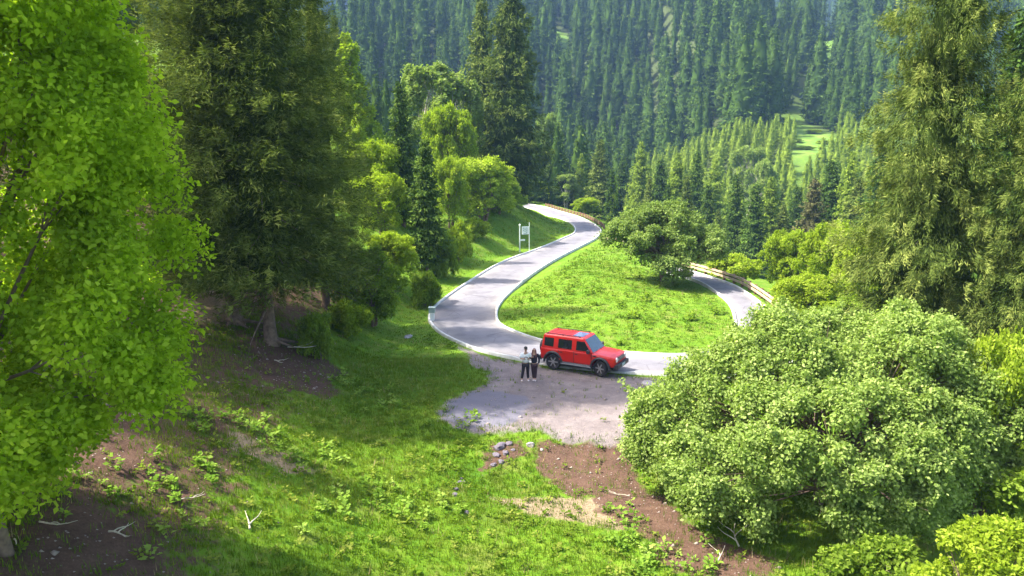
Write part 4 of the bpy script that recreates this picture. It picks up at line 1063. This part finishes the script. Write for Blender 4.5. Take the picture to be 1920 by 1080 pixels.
for s in (-1, 1):
    side_pane('quarter_window', [(-1.93, 1.26), (-1.38, 1.24), (-1.38, 1.70), (-1.93, 1.70)], s)
    side_pane('side_window', [(-1.10, 1.22), (-0.30, 1.22), (-0.30, 1.70), (-1.10, 1.70)], s)
    side_pane('side_window', [(-0.04, 1.22), (0.76, 1.22), (0.66, 1.38), (0.42, 1.70), (-0.04, 1.70)], s)
    # doors with seams and handles
    for x0, x1 in ((-1.02, -0.16), (-0.13, 0.86)):
        bm = bmesh.new(); x0_ = x0 + (0.0 if x0 > -0.5 else 0.0); z0_ = 0.56
        bx(bm, ((x0 + x1) / 2, s * 0.925, 0.86), (x1 - x0 - 0.02, 0.028, 0.54))
        dd = from_bm('door', bm, M_RED, car); md = dd.modifiers.new('bevel', 'BEVEL'); md.width = 0.012; md.segments = 2
        bm = bmesh.new(); bx(bm, (x0 + 0.14, s * 0.955, 1.03), (0.16, 0.035, 0.035)); from_bm('handle', bm, M_BLACK, dd)
    bm = bmesh.new()
    for xs_ in (-1.035, -0.145, 0.875): bx(bm, (xs_, s * 0.926, 0.84), (0.022, 0.02, 0.56))
    bx(bm, (1.05, s * 0.926, 1.05), (0.22, 0.016, 0.05)); from_bm('door_seam', bm, M_BLACK, car)
    bm = bmesh.new(); bx(bm, (0, s * 0.925, 0.425), (1.75, 0.15, 0.05)); bx(bm, (0, s * 0.86, 0.47), (1.7, 0.1, 0.09)); from_bm('side_step', bm, M_GREYP, car)
    bm = bmesh.new(); bx(bm, (0.72, s * 1.02, 1.26), (0.14, 0.22, 0.18)); bx(bm, (0.72, s * 0.915, 1.20), (0.06, 0.08, 0.05)); o = from_bm('wing_mirror', bm, M_BLACK, car); md = o.modifiers.new('bevel', 'BEVEL'); md.width = 0.02
    for x in (-1.375, 1.375):     # wheel arch flares
        bm = bmesh.new(); prev = None; N_ = 18
        for k in range(N_ + 1):
            an = math.pi * (k / N_) * 1.08 - 0.04 * math.pi; c_, s_ = math.cos(an), math.sin(an)
            ring = [bm.verts.new((x + c_ * r_, s * y_, 0.44 + s_ * r_)) for r_, y_ in ((0.485, 0.86), (0.485, 0.99), (0.54, 0.985), (0.585, 0.935), (0.585, 0.86))]
            if prev:
                for q in range(5): bm.faces.new((prev[q], prev[(q + 1) % 5], ring[(q + 1) % 5], ring[q]))
            else: bm.faces.new(ring)
            prev = ring
        bm.faces.new(prev[::-1]); from_bm('wheel_arch_flare', bm, M_GREYP if False else M_BLACK, car)
    bm = bmesh.new(); bx(bm, (-0.85, s * 0.66, 1.915), (2.0, 0.035, 0.03)); [bx(bm, (xx, s * 0.66, 1.885), (0.10, 0.04, 0.05)) for xx in (-1.8, -0.9, 0.1)]
    from_bm('roof_rail', bm, M_BLACK, car)
    bm = bmesh.new(); cyl(bm, (2.18, s * 0.64, 0.93), (2.225, s * 0.64, 0.93), 0.125, n=20); hl = from_bm('headlight', bm, M_LAMP, car)
    bm = bmesh.new(); bx(bm, (-2.165, s * 0.76, 0.98), (0.05, 0.13, 0.30)); from_bm('tail_light', bm, M_TAIL, car)
# windscreen / rear glass
def endpane(name, zb, zt, hw0, hw1, front, m):
    bm = bmesh.new()
    fx = (lambda z: BX1 + (TX1 - BX1) * (z - ZB) / (ZT - ZB)) if front else (lambda z: BX0 + (TX0 - BX0) * (z - ZB) / (ZT - ZB))
    o_ = 0.008 if front else -0.008
    vs_ = [bm.verts.new((fx(z) + o_, y, z)) for z, y in ((zb, -hw0), (zb, hw0), (zt, hw1), (zt, -hw1))]
    v2 = [bm.verts.new((v.co.x - o_ * 1.5, v.co.y, v.co.z)) for v in vs_]
    bm.faces.new(vs_); bm.faces.new(v2[::-1])
    for i in range(4): bm.faces.new((vs_[i], vs_[(i + 1) % 4], v2[(i + 1) % 4], v2[i]))
    return from_bm(name, bm, m, car)
endpane('windscreen', 1.20, 1.80, 0.79, 0.68, True, M_WGLASS); endpane('rear_window', 1.28, 1.72, 0.72, 0.64, False, M_GLASS)
bm = bmesh.new(); bx(bm, (-0.10, 0, 1.876), (0.62, 0.95, 0.02)); from_bm('sunroof', bm, M_SUNROOF, car)
bm = bmesh.new()
for y in (-0.45, -0.15, 0.15, 0.45): bx(bm, (-1.2, y, 1.876), (1.2, 0.05, 0.012))
from_bm('roof_rib', bm, M_RED, car)
bm = bmesh.new(); bx(bm, (2.205, 0, 0.92), (0.03, 1.0, 0.20)); gr = from_bm('grille', bm, M_BLACK, car)
bm = bmesh.new()
for y in np.linspace(-0.42, 0.42, 7): bx(bm, (2.224, y, 0.92), (0.012, 0.03, 0.16))
from_bm('grille_bar', bm, M_RIM, gr)
bm = bmesh.new(); bx(bm, (2.22, 0, 0.58), (0.26, 1.66, 0.24)); bx(bm, (2.14, 0, 0.43), (0.2, 1.3, 0.1)); o = from_bm('front_bumper', bm, M_BLACK, car); md = o.modifiers.new('bevel', 'BEVEL'); md.width = 0.04; md.segments = 2
bm = bmesh.new(); bx(bm, (2.355, 0, 0.60), (0.02, 0.44, 0.13)); from_bm('number_plate', bm, simple('plate_blue_green', (0.35, 0.5, 0.5), 0.5), car)
bm = bmesh.new(); bx(bm, (-2.20, 0, 0.55), (0.2, 1.70, 0.22)); o = from_bm('rear_bumper', bm, M_BLACK, car); md = o.modifiers.new('bevel', 'BEVEL'); md.width = 0.04; md.segments = 2
bm = bmesh.new(); [cyl(bm, (0.85, y, 1.185), (1.02, y + 0.3, 1.19), 0.012, n=6) for y in (-0.5, 0.1)]; from_bm('wiper', bm, M_BLACK, car)
bm = bmesh.new(); bx(bm, (0, 0, 0.40), (3.9, 0.9, 0.22)); cyl(bm, (-1.375, -0.7, 0.42), (-1.375, 0.7, 0.42), 0.06); cyl(bm, (1.375, -0.7, 0.42), (1.375, 0.7, 0.42), 0.06); from_bm('chassis', bm, M_BLACK, car)
def lathe_y(prof, n=32):
    bm = bmesh.new(); rings = []
    for r_, y in prof: rings.append([bm.verts.new((r_ * math.cos(2 * math.pi * k / n), y, r_ * math.sin(2 * math.pi * k / n))) for k in range(n)])
    for a_, b_ in zip(rings, rings[1:]):
        for k in range(n): bm.faces.new((a_[k], a_[(k + 1) % n], b_[(k + 1) % n], b_[k]))
    bm.faces.new(rings[0]); bm.faces.new(rings[-1][::-1]); return bm
def wheel(loc, rz, s, name='wheel', r=0.42):
    w = empty(name, loc, rz); w.parent = car
    k = r / 0.40
    from_bm('tyre', lathe_y([(0.27 * k, -0.10), (0.29 * k, -0.13), (0.37 * k, -0.135), (0.40 * k, -0.10), (0.40 * k, 0.10), (0.37 * k, 0.135), (0.29 * k, 0.13), (0.27 * k, 0.10)]), M_TYRE, w, smooth=False)
    bm = lathe_y([(0.10, -0.10), (0.275 * k, -0.06), (0.275 * k, 0.06), (0.10, 0.10)]) if False else bmesh.new()
    for q in range(6):
        an = q * math.pi / 3; bx(bm, (math.cos(an) * 0.15, s * 0.095, math.sin(an) * 0.15), (0.26, 0.03, 0.07), Euler((0, -an, 0)))
    cyl(bm, (0, s * 0.03, 0), (0, s * 0.118, 0), 0.075, n=16); cyl(bm, (0, s * -0.02, 0), (0, s * 0.05, 0), 0.28 * k, n=28)
    from_bm('rim', bm, M_RIM, w)
for x, st in ((-1.375, 0), (1.375, -0.30)):
    for s in (-1, 1): wheel((x, s * 0.80, 0.42), st, s)
sw = empty('spare_wheel', (-2.36, 0, 0.98), R(90)); sw.parent = car
from_bm('tyre', lathe_y([(0.0001, -0.11), (0.30, -0.12), (0.36, -0.10), (0.375, 0), (0.36, 0.10), (0.2, 0.12)]), M_BLACK, sw)
from_bm('cover_plate', lathe_y([(0.27, 0.118), (0.25, 0.135), (0.05, 0.14)]), M_GREYP, sw)

# ------------------------------------------------------------------ two people
def skin(name, verts, edges, rad, m, parent, sub=1, root=0):
    me = bpy.data.meshes.new(name); me.from_pydata([tuple(v) for v in verts], edges, [])
    o = bpy.data.objects.new(name, me); COL.objects.link(o)
    md = o.modifiers.new('skin', 'SKIN'); md.use_smooth_shade = True; md.branch_smoothing = 0.6
    if not me.skin_vertices: 
        me.update()
    sv = me.skin_vertices[0].data
    for i, r_ in enumerate(rad):
        sv[i].radius = r_ if isinstance(r_, tuple) else (r_, r_)
        sv[i].use_root = (i == root)
    s_ = o.modifiers.new('sub', 'SUBSURF'); s_.levels = sub; s_.render_levels = sub
    bpy.context.view_layer.update(); dg = bpy.context.evaluated_depsgraph_get()
    new = bpy.data.meshes.new_from_object(o.evaluated_get(dg)); new.name = name
    bpy.data.objects.remove(o); new.materials.clear(); new.materials.append(m)
    return link(name, new, parent)
M_SKIN = simple('skin', (0.42, 0.25, 0.17), 0.6, var=0.05)
M_SHIRT = simple('white_shirt', (0.82, 0.84, 0.82), 0.9, var=0.05, bump=0.3, bscale=9)
M_TROUSER = simple('black_trousers', (0.018, 0.016, 0.02), 0.9, var=0.2)
M_DARKTOP = simple('dark_top', (0.020, 0.020, 0.032), 0.9, var=0.2)
M_MAROON = simple('dark_maroon_trousers', (0.045, 0.022, 0.032), 0.9, var=0.2)
M_SHOE = simple('white_shoes', (0.75, 0.68, 0.66), 0.7, var=0.05)
M_HAIRB = simple('black_hair', (0.012, 0.012, 0.012), 0.7)
M_HAIRR = simple('auburn_hair', (0.16, 0.055, 0.05), 0.6, var=0.3, scale=8)
M_PRINT = simple('print_dark', (0.06, 0.06, 0.07), 0.8)
def sk_np(a_, b_, t): return tuple(np.array(a_) * (1 - t) + np.array(b_) * t)
def person(loc, rz, H, label, shirt, trousers, hair, arms, longhair, stance, printed, cap):
    k = H / 1.75; root = empty('person', (loc[0], loc[1], loc[2]), rz); tag(root, label, 'person')
    root.scale = (k, k, k)
    # faces -Y. pelvis, spine, neck, head
    V = [(0, 0, 0.95), (0, 0.01, 1.15), (0, 0.01, 1.36), (0, 0.0, 1.46), (0, -0.01, 1.53), (0, -0.015, 1.62), (0, -0.01, 1.70)]
    Rr_ = [(0.15, 0.11), (0.135, 0.10), (0.16, 0.10), (0.07, 0.065), (0.052, 0.055), (0.075, 0.092), (0.068, 0.082)]
    E_ = [(0, 1), (1, 2), (2, 3), (3, 4), (4, 5), (5, 6)]
    for s, (hx, kx, fx, fy) in zip((-1, 1), stance):
        i = len(V); V += [(s * 0.09, 0, 0.90), (kx, -0.02, 0.50), (fx, fy, 0.10), (fx + s * 0.01, fy - 0.10, 0.045)]; Rr_ += [0.092, 0.062, 0.042, 0.04]; E_ += [(0, i), (i, i + 1), (i + 1, i + 2), (i + 2, i + 3)]
    hands = []
    for s, (el, wr_) in zip((-1, 1), arms):
        i = len(V); sh = (s * 0.185, 0.0, 1.41); V += [sh, el, wr_]
        d = Vector(wr_) - Vector(el); d.normalize(); pm = Vector(wr_) + d * 0.07; V.append(tuple(pm)); Rr_ += [0.06, 0.043, 0.030, (0.042, 0.02)]; E_ += [(2, i), (i, i + 1), (i + 1, i + 2), (i + 2, i + 3)]
        side = d.cross(Vector((0, 1, 0.2))).normalized()
        hands.append((s, pm, d, side))
    skin('body', V, E_, Rr_, M_SKIN, root)
    for s, pm, d, side in hands:       # five fingers per hand, gently curled
        a_ = Acc()
        for f, (off, ln) in enumerate(((-0.03, 0.065), (-0.01, 0.078), (0.01, 0.074), (0.03, 0.058))):
            p0 = pm + side * off + d * 0.01; q = [p0, p0 + d * ln * 0.5, p0 + d * ln * 0.85 + Vector((0, -0.012, -0.008)), p0 + d * ln * 1.0 + Vector((0, -0.025, -0.012))]
            a_.add(*tube_np([tuple(v) for v in q], [0.0095, 0.009, 0.008, 0.005], 6))
        p0 = pm - d * 0.04 - side * 0.035; a_.add(*tube_np([tuple(v) for v in (p0, p0 - side * 0.022 + d * 0.02, p0 - side * 0.03 + d * 0.05)], [0.012, 0.011, 0.007], 6))
        link('hand_fingers', a_.mesh('hand_fingers', M_SKIN), root)
    # face
    bm = bmesh.new(); cyl(bm, (0, -0.095, 1.625), (0, -0.118, 1.605), 0.008, 0.016, 8); o = from_bm('nose', bm, M_SKIN, root, True)
    for s in (-1, 1):
        bm = bmesh.new(); bmesh.ops.create_uvsphere(bm, u_segments=8, v_segments=6, radius=0.012, matrix=Matrix.Translation((s * 0.030, -0.093, 1.64))); from_bm('eye', bm, M_HAIRB, root, True)
        bm = bmesh.new(); bmesh.ops.create_uvsphere(bm, u_segments=8, v_segments=6, radius=0.024, matrix=Matrix.Translation((s * 0.078, 0.0, 1.625)) @ Matrix.Diagonal((0.4, 0.8, 1.2, 1))); from_bm('ear', bm, M_SKIN, root, True)
    bm = bmesh.new(); bx(bm, (0, -0.094, 1.577), (0.045, 0.012, 0.012)); from_bm('mouth', bm, simple('lips', (0.35, 0.12, 0.1), 0.6), root)
    # clothes
    tv = [(0, 0.0, 0.88), (0, 0.01, 1.15), (0, 0.01, 1.36), (0, 0.0, 1.455)]; tr = [(0.245, 0.19), (0.215, 0.165), (0.20, 0.14), (0.085, 0.08)] if printed else [(0.20, 0.15), (0.185, 0.14), (0.185, 0.135), (0.085, 0.08)]; te = [(0, 1), (1, 2), (2, 3)]
    for s, (el, wr_) in zip((-1, 1), arms):
        i = len(tv); end = sk_np(el, wr_, 0.15 if printed else 0.9); tv += [(s * 0.19, 0.0, 1.41), el if not printed else sk_np((s * 0.185, 0, 1.41), el, 1.0)] + ([end] if not printed else []); tr += [0.098, 0.112 if printed else 0.06] + ([0.05] if not printed else []); te += [(2, i), (i, i + 1)] + ([(i + 1, i + 2)] if not printed else [])
    top = skin('t_shirt' if printed else 'long_top', tv, te, tr, shirt, root)
    pv = [(0, 0, 0.93)]; pr = [(0.165, 0.125)]; pe = []
    for s, (hx, kx, fx, fy) in zip((-1, 1), stance):
        i = len(pv); pv += [(s * 0.095, 0, 0.84), (kx, -0.02, 0.50), (fx, fy, 0.12)]; pr += [0.108, 0.085, 0.066]; pe += [(0, i), (i, i + 1), (i + 1, i + 2)]
    skin('trousers', pv, pe, pr, trousers, root)
    for s, (hx, kx, fx, fy) in zip((-1, 1), stance):
        skin('shoe', [(fx, fy + 0.04, 0.055), (fx, fy - 0.07, 0.045), (fx + s * 0.01, fy - 0.17, 0.035)], [(0, 1), (1, 2)], [(0.05, 0.055), (0.055, 0.045), (0.042, 0.035)], M_SHOE, root)
    if cap:
        bm = bmesh.new(); bmesh.ops.create_uvsphere(bm, u_segments=20, v_segments=12, radius=0.1, matrix=Matrix.Translation((0, 0.005, 1.675)) @ Matrix.Diagonal((0.92, 1.08, 0.92, 1)))
        bmesh.ops.delete(bm, geom=[v for v in bm.verts if v.co.z < 1.655], context='VERTS'); cp = from_bm('cap', bm, M_HAIRB, root, True)
        bm = bmesh.new(); bx(bm, (0, -0.13, 1.672), (0.13, 0.11, 0.012)); from_bm('peak', bm, M_HAIRB, cp)
        skin('hair', [(0, 0.05, 1.66), (0, 0.075, 1.60)], [(0, 1)], [(0.078, 0.045), (0.068, 0.03)], hair, root)
    if longhair:
        skin('hair', [(0, 0.01, 1.70), (0, 0.055, 1.64), (0, 0.085, 1.50), (0, 0.10, 1.34)], [(0, 1), (1, 2), (2, 3)], [(0.085, 0.09), (0.095, 0.07), (0.10, 0.05), (0.09, 0.035)], hair, root)
        for s in (-1, 1): skin('hair', [(s * 0.075, -0.01, 1.66), (s * 0.09, -0.02, 1.52), (s * 0.10, -0.09, 1.36), (s * 0.10, -0.12, 1.25)], [(0, 1), (1, 2), (2, 3)], [0.03, 0.035, 0.038, 0.02], hair, root)
    if printed:      # arched word on the chest: letter strokes bent round an arc
        bm = bmesh.new()
        for q in range(9):
            an = R(150 - q * 15); x = math.cos(an) * 0.10; z = 1.16 + math.sin(an) * 0.11
            y = -0.182 + 0.25 * x * x
            bx(bm, (x, y, z), (0.016, 0.012, 0.05), Euler((0, -(an - math.pi / 2), 0)))
            if q % 2: bx(bm, (x + 0.008, y, z + 0.015), (0.022, 0.012, 0.012), Euler((0, -(an - math.pi / 2), 0)))
        from_bm('chest_print', bm, M_PRINT, top)
    return root
pa, pb = P0(985.5, 713.5), P0(1001.5, 714.5)
za, zb_ = tz(*pa), tz(*pb)
person((pa[0], pa[1], za - 0.005), 0.05, 1.80, 'person in black cap, loose white t-shirt with dark arched print and black trousers', M_SHIRT, M_TROUSER, M_HAIRB,
       (((-0.27, -0.04, 1.16), (-0.13, -0.22, 1.20)), ((0.28, 0.02, 1.15), (0.14, -0.20, 1.19))), False, ((0, -0.13, -0.19, -0.02), (0, 0.10, 0.13, 0.02)), True, True)
person((pb[0] + 0.0, pb[1] + 0.12, zb_ - 0.005), -0.12, 1.72, 'person with long auburn hair in dark clothes and white shoes, beside the white shirt', M_DARKTOP, M_MAROON, M_HAIRR,
       (((-0.24, -0.08, 1.18), (-0.10, -0.20, 1.30)), ((0.26, 0.03, 1.14), (0.24, -0.04, 0.90))), True, ((0, -0.06, -0.02, 0.0), (0, 0.08, 0.07, -0.04)), False, False)

# ------------------------------------------------------------------ stones, dead wood
M_STONE = simple('stone_pale', (0.33, 0.30, 0.29), 0.9, var=0.25, scale=4, bump=0.6)
M_STONED = simple('stone_grey', (0.15, 0.125, 0.15), 0.9, var=0.3, scale=4, bump=0.6)
def rock(px, py, s, label, m, seed, group=None):
    h = hit(px, py); g = np.random.default_rng(seed); bm = bmesh.new(); bmesh.ops.create_icosphere(bm, subdivisions=2, radius=1)
    f = g.uniform(0.7, 1.2, 3)
    for v in bm.verts:
        c = v.co; k = 1 + 0.28 * float(noise(np.array([c.x * 1.5 + seed]), np.array([c.y * 1.5 + c.z * 2 + seed]))[0])
        v.co = Vector((c.x * f[0], c.y * f[1], c.z * 0.6 * f[2])) * k * s
    o = from_bm('rock', bm, m); o.location = (h[0], h[1], tz(h[0], h[1]) + s * 0.12); o.rotation_euler = (0, 0, g.random() * 6); return tag(o, label, 'rock', group)
rock(765, 633, 0.27, 'flat pale stone alone in the shaded grass left of the lay-by', M_STONE, 1)
rock(995, 838, 0.20, 'pinkish white stone at the top of the brown soil slope', M_STONE, 2)
rock(1016, 845, 0.10, 'small white stone right of the pinkish one', M_STONE, 3)
for q, (px, py, s) in enumerate([(938, 838, .22), (948, 852, .17), (930, 856, .16), (955, 835, .13), (940, 868, .14), (925, 872, .12), (962, 846, .1), (932, 843, .15)]):
    rock(px, py, s, 'purplish grey stone in the loose heap left of the soil slope', M_STONED, 10 + q, 'loose heap of purplish stones')
for q, (px, py, s) in enumerate([(862, 906, .13), (856, 918, .11), (866, 898, .09), (854, 930, .12), (870, 904, .08)]):
    rock(px, py, s, 'grey stone in the short row beside the bright grass', M_STONED, 30 + q, 'short row of grey stones')
rock(1215, 722, 0.34, 'low whitish block in place of sunlit ground at the kerb ahead of the car', M_STONE, 41)  # added block, its pale tone stands for a sunlit patch of ground
rock(875, 962, 0.12, 'single grey stone in the shaded grass in the lower middle', M_STONED, 43)

def stick(px, py, ln, az, label, forks, m=M_DEADWOOD, r=0.03, seed=0, group=None, lift=0.08):
    h = hit(px, py); g = np.random.default_rng(seed); a_ = Acc()
    def seg(p0, az_, l_, r_, up):
        s = np.linspace(0, 1, 6); bend = g.normal(0, 0.25)
        p = np.stack([p0[0] + np.cos(az_ + bend * s) * l_ * s, p0[1] + np.sin(az_ + bend * s) * l_ * s, p0[2] + up * l_ * s + 0.02 * np.sin(s * 7)], 1)
        zt_ = terrain(p[:, 0] + h[0], p[:, 1] + h[1]) - tz(h[0], h[1]) + 0.03
        p[:, 2] = np.maximum(p[:, 2], zt_) if up > 0 else np.maximum(zt_ + lift * 0.5, p[:, 2] * 0 + zt_)
        a_.add(*tube_np(p, r_ * (1 - 0.75 * s), 6)); return p
    p = seg(np.array([0, 0, lift]), az, ln, r, 0.1)
    for t, da, l_ in forks: seg(p[t], az + da, ln * l_, r * 0.7, 0.25)
    o = link('dead_branch', a_.mesh('dead_branch', m)); o.location = (h[0], h[1], tz(h[0], h[1])); return tag(o, label, 'branch', group)
stick(469, 1000, 0.95, R(112), 'bleached forked branch shaped like a Y lying in the grass', [(1, -0.9, 0.6)], seed=1, r=0.032)
stick(330, 945, 0.75, R(15), 'thin bare twig lying flat left of the forked branch', [(3, 0.6, 0.4)], seed=2, r=0.022)
stick(75, 985, 1.0, R(-38), 'dead twig on brown soil at the lower left', [(2, 0.7, 0.5)], seed=3, r=0.025)
stick(205, 1005, 0.8, R(-20), 'tangled dead branch on the brown patch at the bottom', [(1, 0.9, 0.6), (3, -0.7, 0.5), (2, 1.4, 0.4)], seed=4, r=0.026)
stick(28, 1020, 0.4, R(-40), 'short grey stick in the bottom left corner', [], seed=5, r=0.02)
stick(540, 655, 1.6, R(-30), 'pale fallen branch lying by the roots of the leaning trunk', [(2, 0.6, 0.5)], seed=6, r=0.04)
stick(515, 680, 1.0, R(-50), 'short pale stick below the leaning trunk', [(2, 0.9, 0.5)], seed=7, r=0.03)
stick(1185, 855, 0.5, R(170), 'pale twig on dark soil at the left tip of the willow thicket', [(2, 0.6, 0.5)], seed=8, r=0.02)
stick(1180, 935, 0.8, R(175), 'long pale twig lower on the dark soil by the thicket', [(3, -0.6, 0.4)], seed=9, r=0.02)
stick(1385, 1030, 1.2, R(95), 'bleached branching root under the lower edge of the thicket', [(1, 0.8, 0.6), (2, -0.8, 0.6), (3, 0.5, 0.5)], seed=10, r=0.03)
stick(1345, 1060, 0.9, R(60), 'crooked bleached stick beside the root under the thicket', [(2, 0.7, 0.6)], seed=11, r=0.025)
stick(240, 795, 0.8, R(85), 'upright dry stem on the dark bank under the lime green tree', [(2, 0.5, 0.5)], seed=12, r=0.02)

# fallen mossy log at the lower left, as the dark diagonal trunk
pL0 = hit(40, 760); 
# ------------------------------------------------------------------ grass and weeds
print('grass')
g = np.random.default_rng(123)
def mask_at(X, Y):
    a_, b_, c_ = masks(X, Y); return a_, b_, c_
def blades(name, X, Y, nb, h0, h1, w, m, label, spread, lean=0.5):
    n = len(X) * nb; Xb = np.repeat(X, nb) + g.normal(0, spread, n); Yb = np.repeat(Y, nb) + g.normal(0, spread, n); Zb = terrain(Xb, Yb) - 0.015
    sc_ = np.repeat(g.uniform(0.6, 1.3, len(X)), nb)
    az = g.random(n) * 6.283; h = g.uniform(h0, h1, n) * sc_; ln = g.uniform(0.1, lean, n) * h
    A = np.stack([np.cos(az) * ln, np.sin(az) * ln, h], 1); Bd = np.stack([-np.sin(az), np.cos(az), 0 * az], 1) * (w * g.uniform(0.7, 1.3, n) * sc_)[:, None]
    C = np.stack([Xb, Yb, Zb], 1)
    V = np.stack([C + Bd * 0.5, C - Bd * 0.5, C + A], 1).reshape(-1, 3); Fc = np.arange(n * 3).reshape(-1, 3)
    v = np.clip(np.repeat(0.48 + 0.35 * fbm(X / 2.2, Y / 2.2) + g.normal(0, 0.10, len(X)), nb) + g.normal(0, 0.08, n), 0, 1)
    o = link(name, mesh_np(name, V, Fc, m, {'v': ('FLOAT', np.repeat(v, 3))})); return tag(o, label, kind='stuff')
def field(n, x0, x1, y0, y1, gr_keep=0.02, soil_keep=0.12):
    X = g.uniform(x0, x1, n); Y = g.uniform(y0, y1, n)
    rd = road_dist(X, Y); a_, b_, c_ = mask_at(X, Y)
    f = sstep(1.0, 6, np.interp(Y, XL_Y, XL_X) - X) * (1 - sstep(45, 70, Y))
    keep = (rd > 0.32) & (g.random(n) > a_ * (1 - gr_keep)) & (g.random(n) > b_ * (1 - soil_keep)) & (g.random(n) > c_ * 0.6) & (g.random(n) > f * 0.5 * (0.5 + fbm(X / 1.5, Y / 1.5) > 0.4))
    px = 960 + X / np.maximum(Y, 5) * F; keep &= (px > -250) & (px < 2150)
    return X[keep], Y[keep]
X, Y = field(60000, -15, 12, 14, 40); blades('grass', X, Y, 6, 0.07, 0.20, 0.022, M_GRASS, 'short green grass over the near ground', 0.07)
X, Y = field(26000, -12, 22, 38, 70); blades('grass', X, Y, 5, 0.05, 0.12, 0.035, M_GRASS, 'short green grass on the island and the road verges', 0.09)
X, Y = field(14000, -22, 20, 70, 130); blades('grass', X, Y, 5, 0.10, 0.26, 0.06, M_GRASS, 'grass on the upper bank', 0.15)
M_STRAW = leaf_mat('dry_stalks', (0.22, 0.17, 0.07), (0.36, 0.29, 0.13), (0.50, 0.43, 0.24), 0.25, (1.1, 1.1, 0.8))
X, Y = field(5200, -15, 20, 14, 60); k = fbm(X / 1.6 + 4, Y / 1.6) > 0.08; blades('dry_grass', X[k], Y[k], 5, 0.10, 0.32, 0.018, M_STRAW, 'dry pale stalks among the green grass', 0.10, 0.8)
# leafy weeds
def weeds(name, X, Y, nl, size, m, label, hgt=0.22):
    n = len(X) * nl; s0 = np.repeat(g.uniform(0.6, 1.5, len(X)), nl); az = g.random(n) * 6.283; el = g.uniform(0.05, 1.0, n)
    Z = terrain(X, Y); C = np.stack([np.repeat(X, nl), np.repeat(Y, nl), np.repeat(Z, nl)], 1)
    d = np.stack([np.cos(az) * np.cos(el), np.sin(az) * np.cos(el), np.sin(el)], 1)
    C = C + d * (g.uniform(0.02, 0.6, n) * size * 1.6 * s0)[:, None] + np.array([0, 0, 1]) * (g.random(n) * hgt * s0)[:, None]
    d2 = unit(d + np.array([0, 0, -0.35]) + g.normal(0, 0.2, (n, 3))); nr = unit(np.array([0, 0, 1.0]) + g.normal(0, 0.35, (n, 3)))
    B = unit(np.cross(d2, nr)); s = size * s0 * g.uniform(0.6, 1.2, n)
    V, Fc = diamonds(C, d2 * s[:, None], B * (s * 0.36)[:, None], 0.45, fold=nr * (s * 0.06)[:, None])
    v = np.clip(np.repeat(g.uniform(0.2, 0.8, len(X)), nl) + g.normal(0, 0.08, n), 0, 1)
    o = link(name, mesh_np(name, V, Fc, m, {'v': ('FLOAT', np.repeat(v, 4))})); return tag(o, label, kind='stuff')
def near_px(pts, n, sig):
    out = []
    for (px, py) in pts:
        h = hit(px, py); out.append(np.stack([h[0] + g.normal(0, sig, n), h[1] + g.normal(0, sig * 1.3, n)], 1))
    out = np.concatenate(out); return out[:, 0], out[:, 1]
X, Y = near_px([(430, 790), (470, 820), (520, 850), (570, 870), (600, 860), (310, 910), (400, 880), (700, 910), (760, 950), (800, 960), (360, 790), (690, 740), (730, 770), (650, 720), (150, 900), (60, 920), (330, 990), (1290, 1050), (1190, 1040), (1170, 975), (1210, 1060), (850, 790), (620, 960)], 9, 0.45)
weeds('weeds', X, Y, 22, 0.13, M_WEED, 'pale leafy weeds scattered over the near bank')
X, Y = field(2600, -15, 10, 13, 36); weeds('weeds', X, Y, 12, 0.10, M_GRASS, 'low broad leaved weeds between the grass', 0.12)
X, Y = field(900, -6, 18, 42, 75); k = road_dist(X, Y) > 0.8; weeds('weeds', X[k], Y[k], 14, 0.15, M_GRASS, 'dark tufts of weeds dotting the grassy island', 0.15)
X, Y = near_px([(1185, 598), (1290, 600), (1210, 560), (1340, 590)], 4, 0.3); weeds('weeds', X, Y, 26, 0.2, M_LEAF_MID, 'leafy weed clumps on the island', 0.3)
# loose litter and pebbles on the bare soil and the gravel
n = 9000; X = g.uniform(-16, 14, n); Y = g.uniform(14, 42, n); a_, b_, c_ = mask_at(X, Y); rd = road_dist(X, Y)
f = sstep(1.0, 6, np.interp(Y, XL_Y, XL_X) - X)
k = (g.random(n) < np.maximum(np.maximum(a_ * 0.55, b_), f * 0.35)) & (rd > 0.4); X, Y = X[k], Y[k]; n = len(X)
s = g.uniform(0.012, 0.045, n) * (1 + (g.random(n) < 0.05) * 1.5); Z = terrain(X, Y); th_ = g.random(n) * 6.28
base = np.array([(1, 0, 0), (-.5, .87, 0), (-.5, -.87, 0), (0, 0, .8)]); ft = np.array([(0, 1, 3), (1, 2, 3), (2, 0, 3), (0, 2, 1)])
ro = np.stack([np.cos(th_), -np.sin(th_), np.sin(th_), np.cos(th_)], 1).reshape(n, 2, 2)
Vp = np.repeat(base[None], n, 0) * s[:, None, None]; Vp[:, :, :2] = np.einsum('nij,nkj->nki', ro, Vp[:, :, :2]) * np.array([1.4, 0.9]); Vp += np.stack([X, Y, Z - 0.004], 1)[:, None, :]
o = link('gravel', mesh_np('gravel', Vp.reshape(-1, 3), (ft[None] + 4 * np.arange(n)[:, None, None]).reshape(-1, 3), simple('pebbles', (0.30, 0.24, 0.20), 0.9, var=0.4, scale=1.5)))
tag(o, 'loose stones and litter on the bare ground', kind='stuff')
tris = sum(sum(len(p.vertices) - 2 for p in m.polygons) if len(m.polygons) < 5000 else int(len(m.loops) - 2 * len(m.polygons)) for m in bpy.data.meshes)
print('unique triangles', tris)
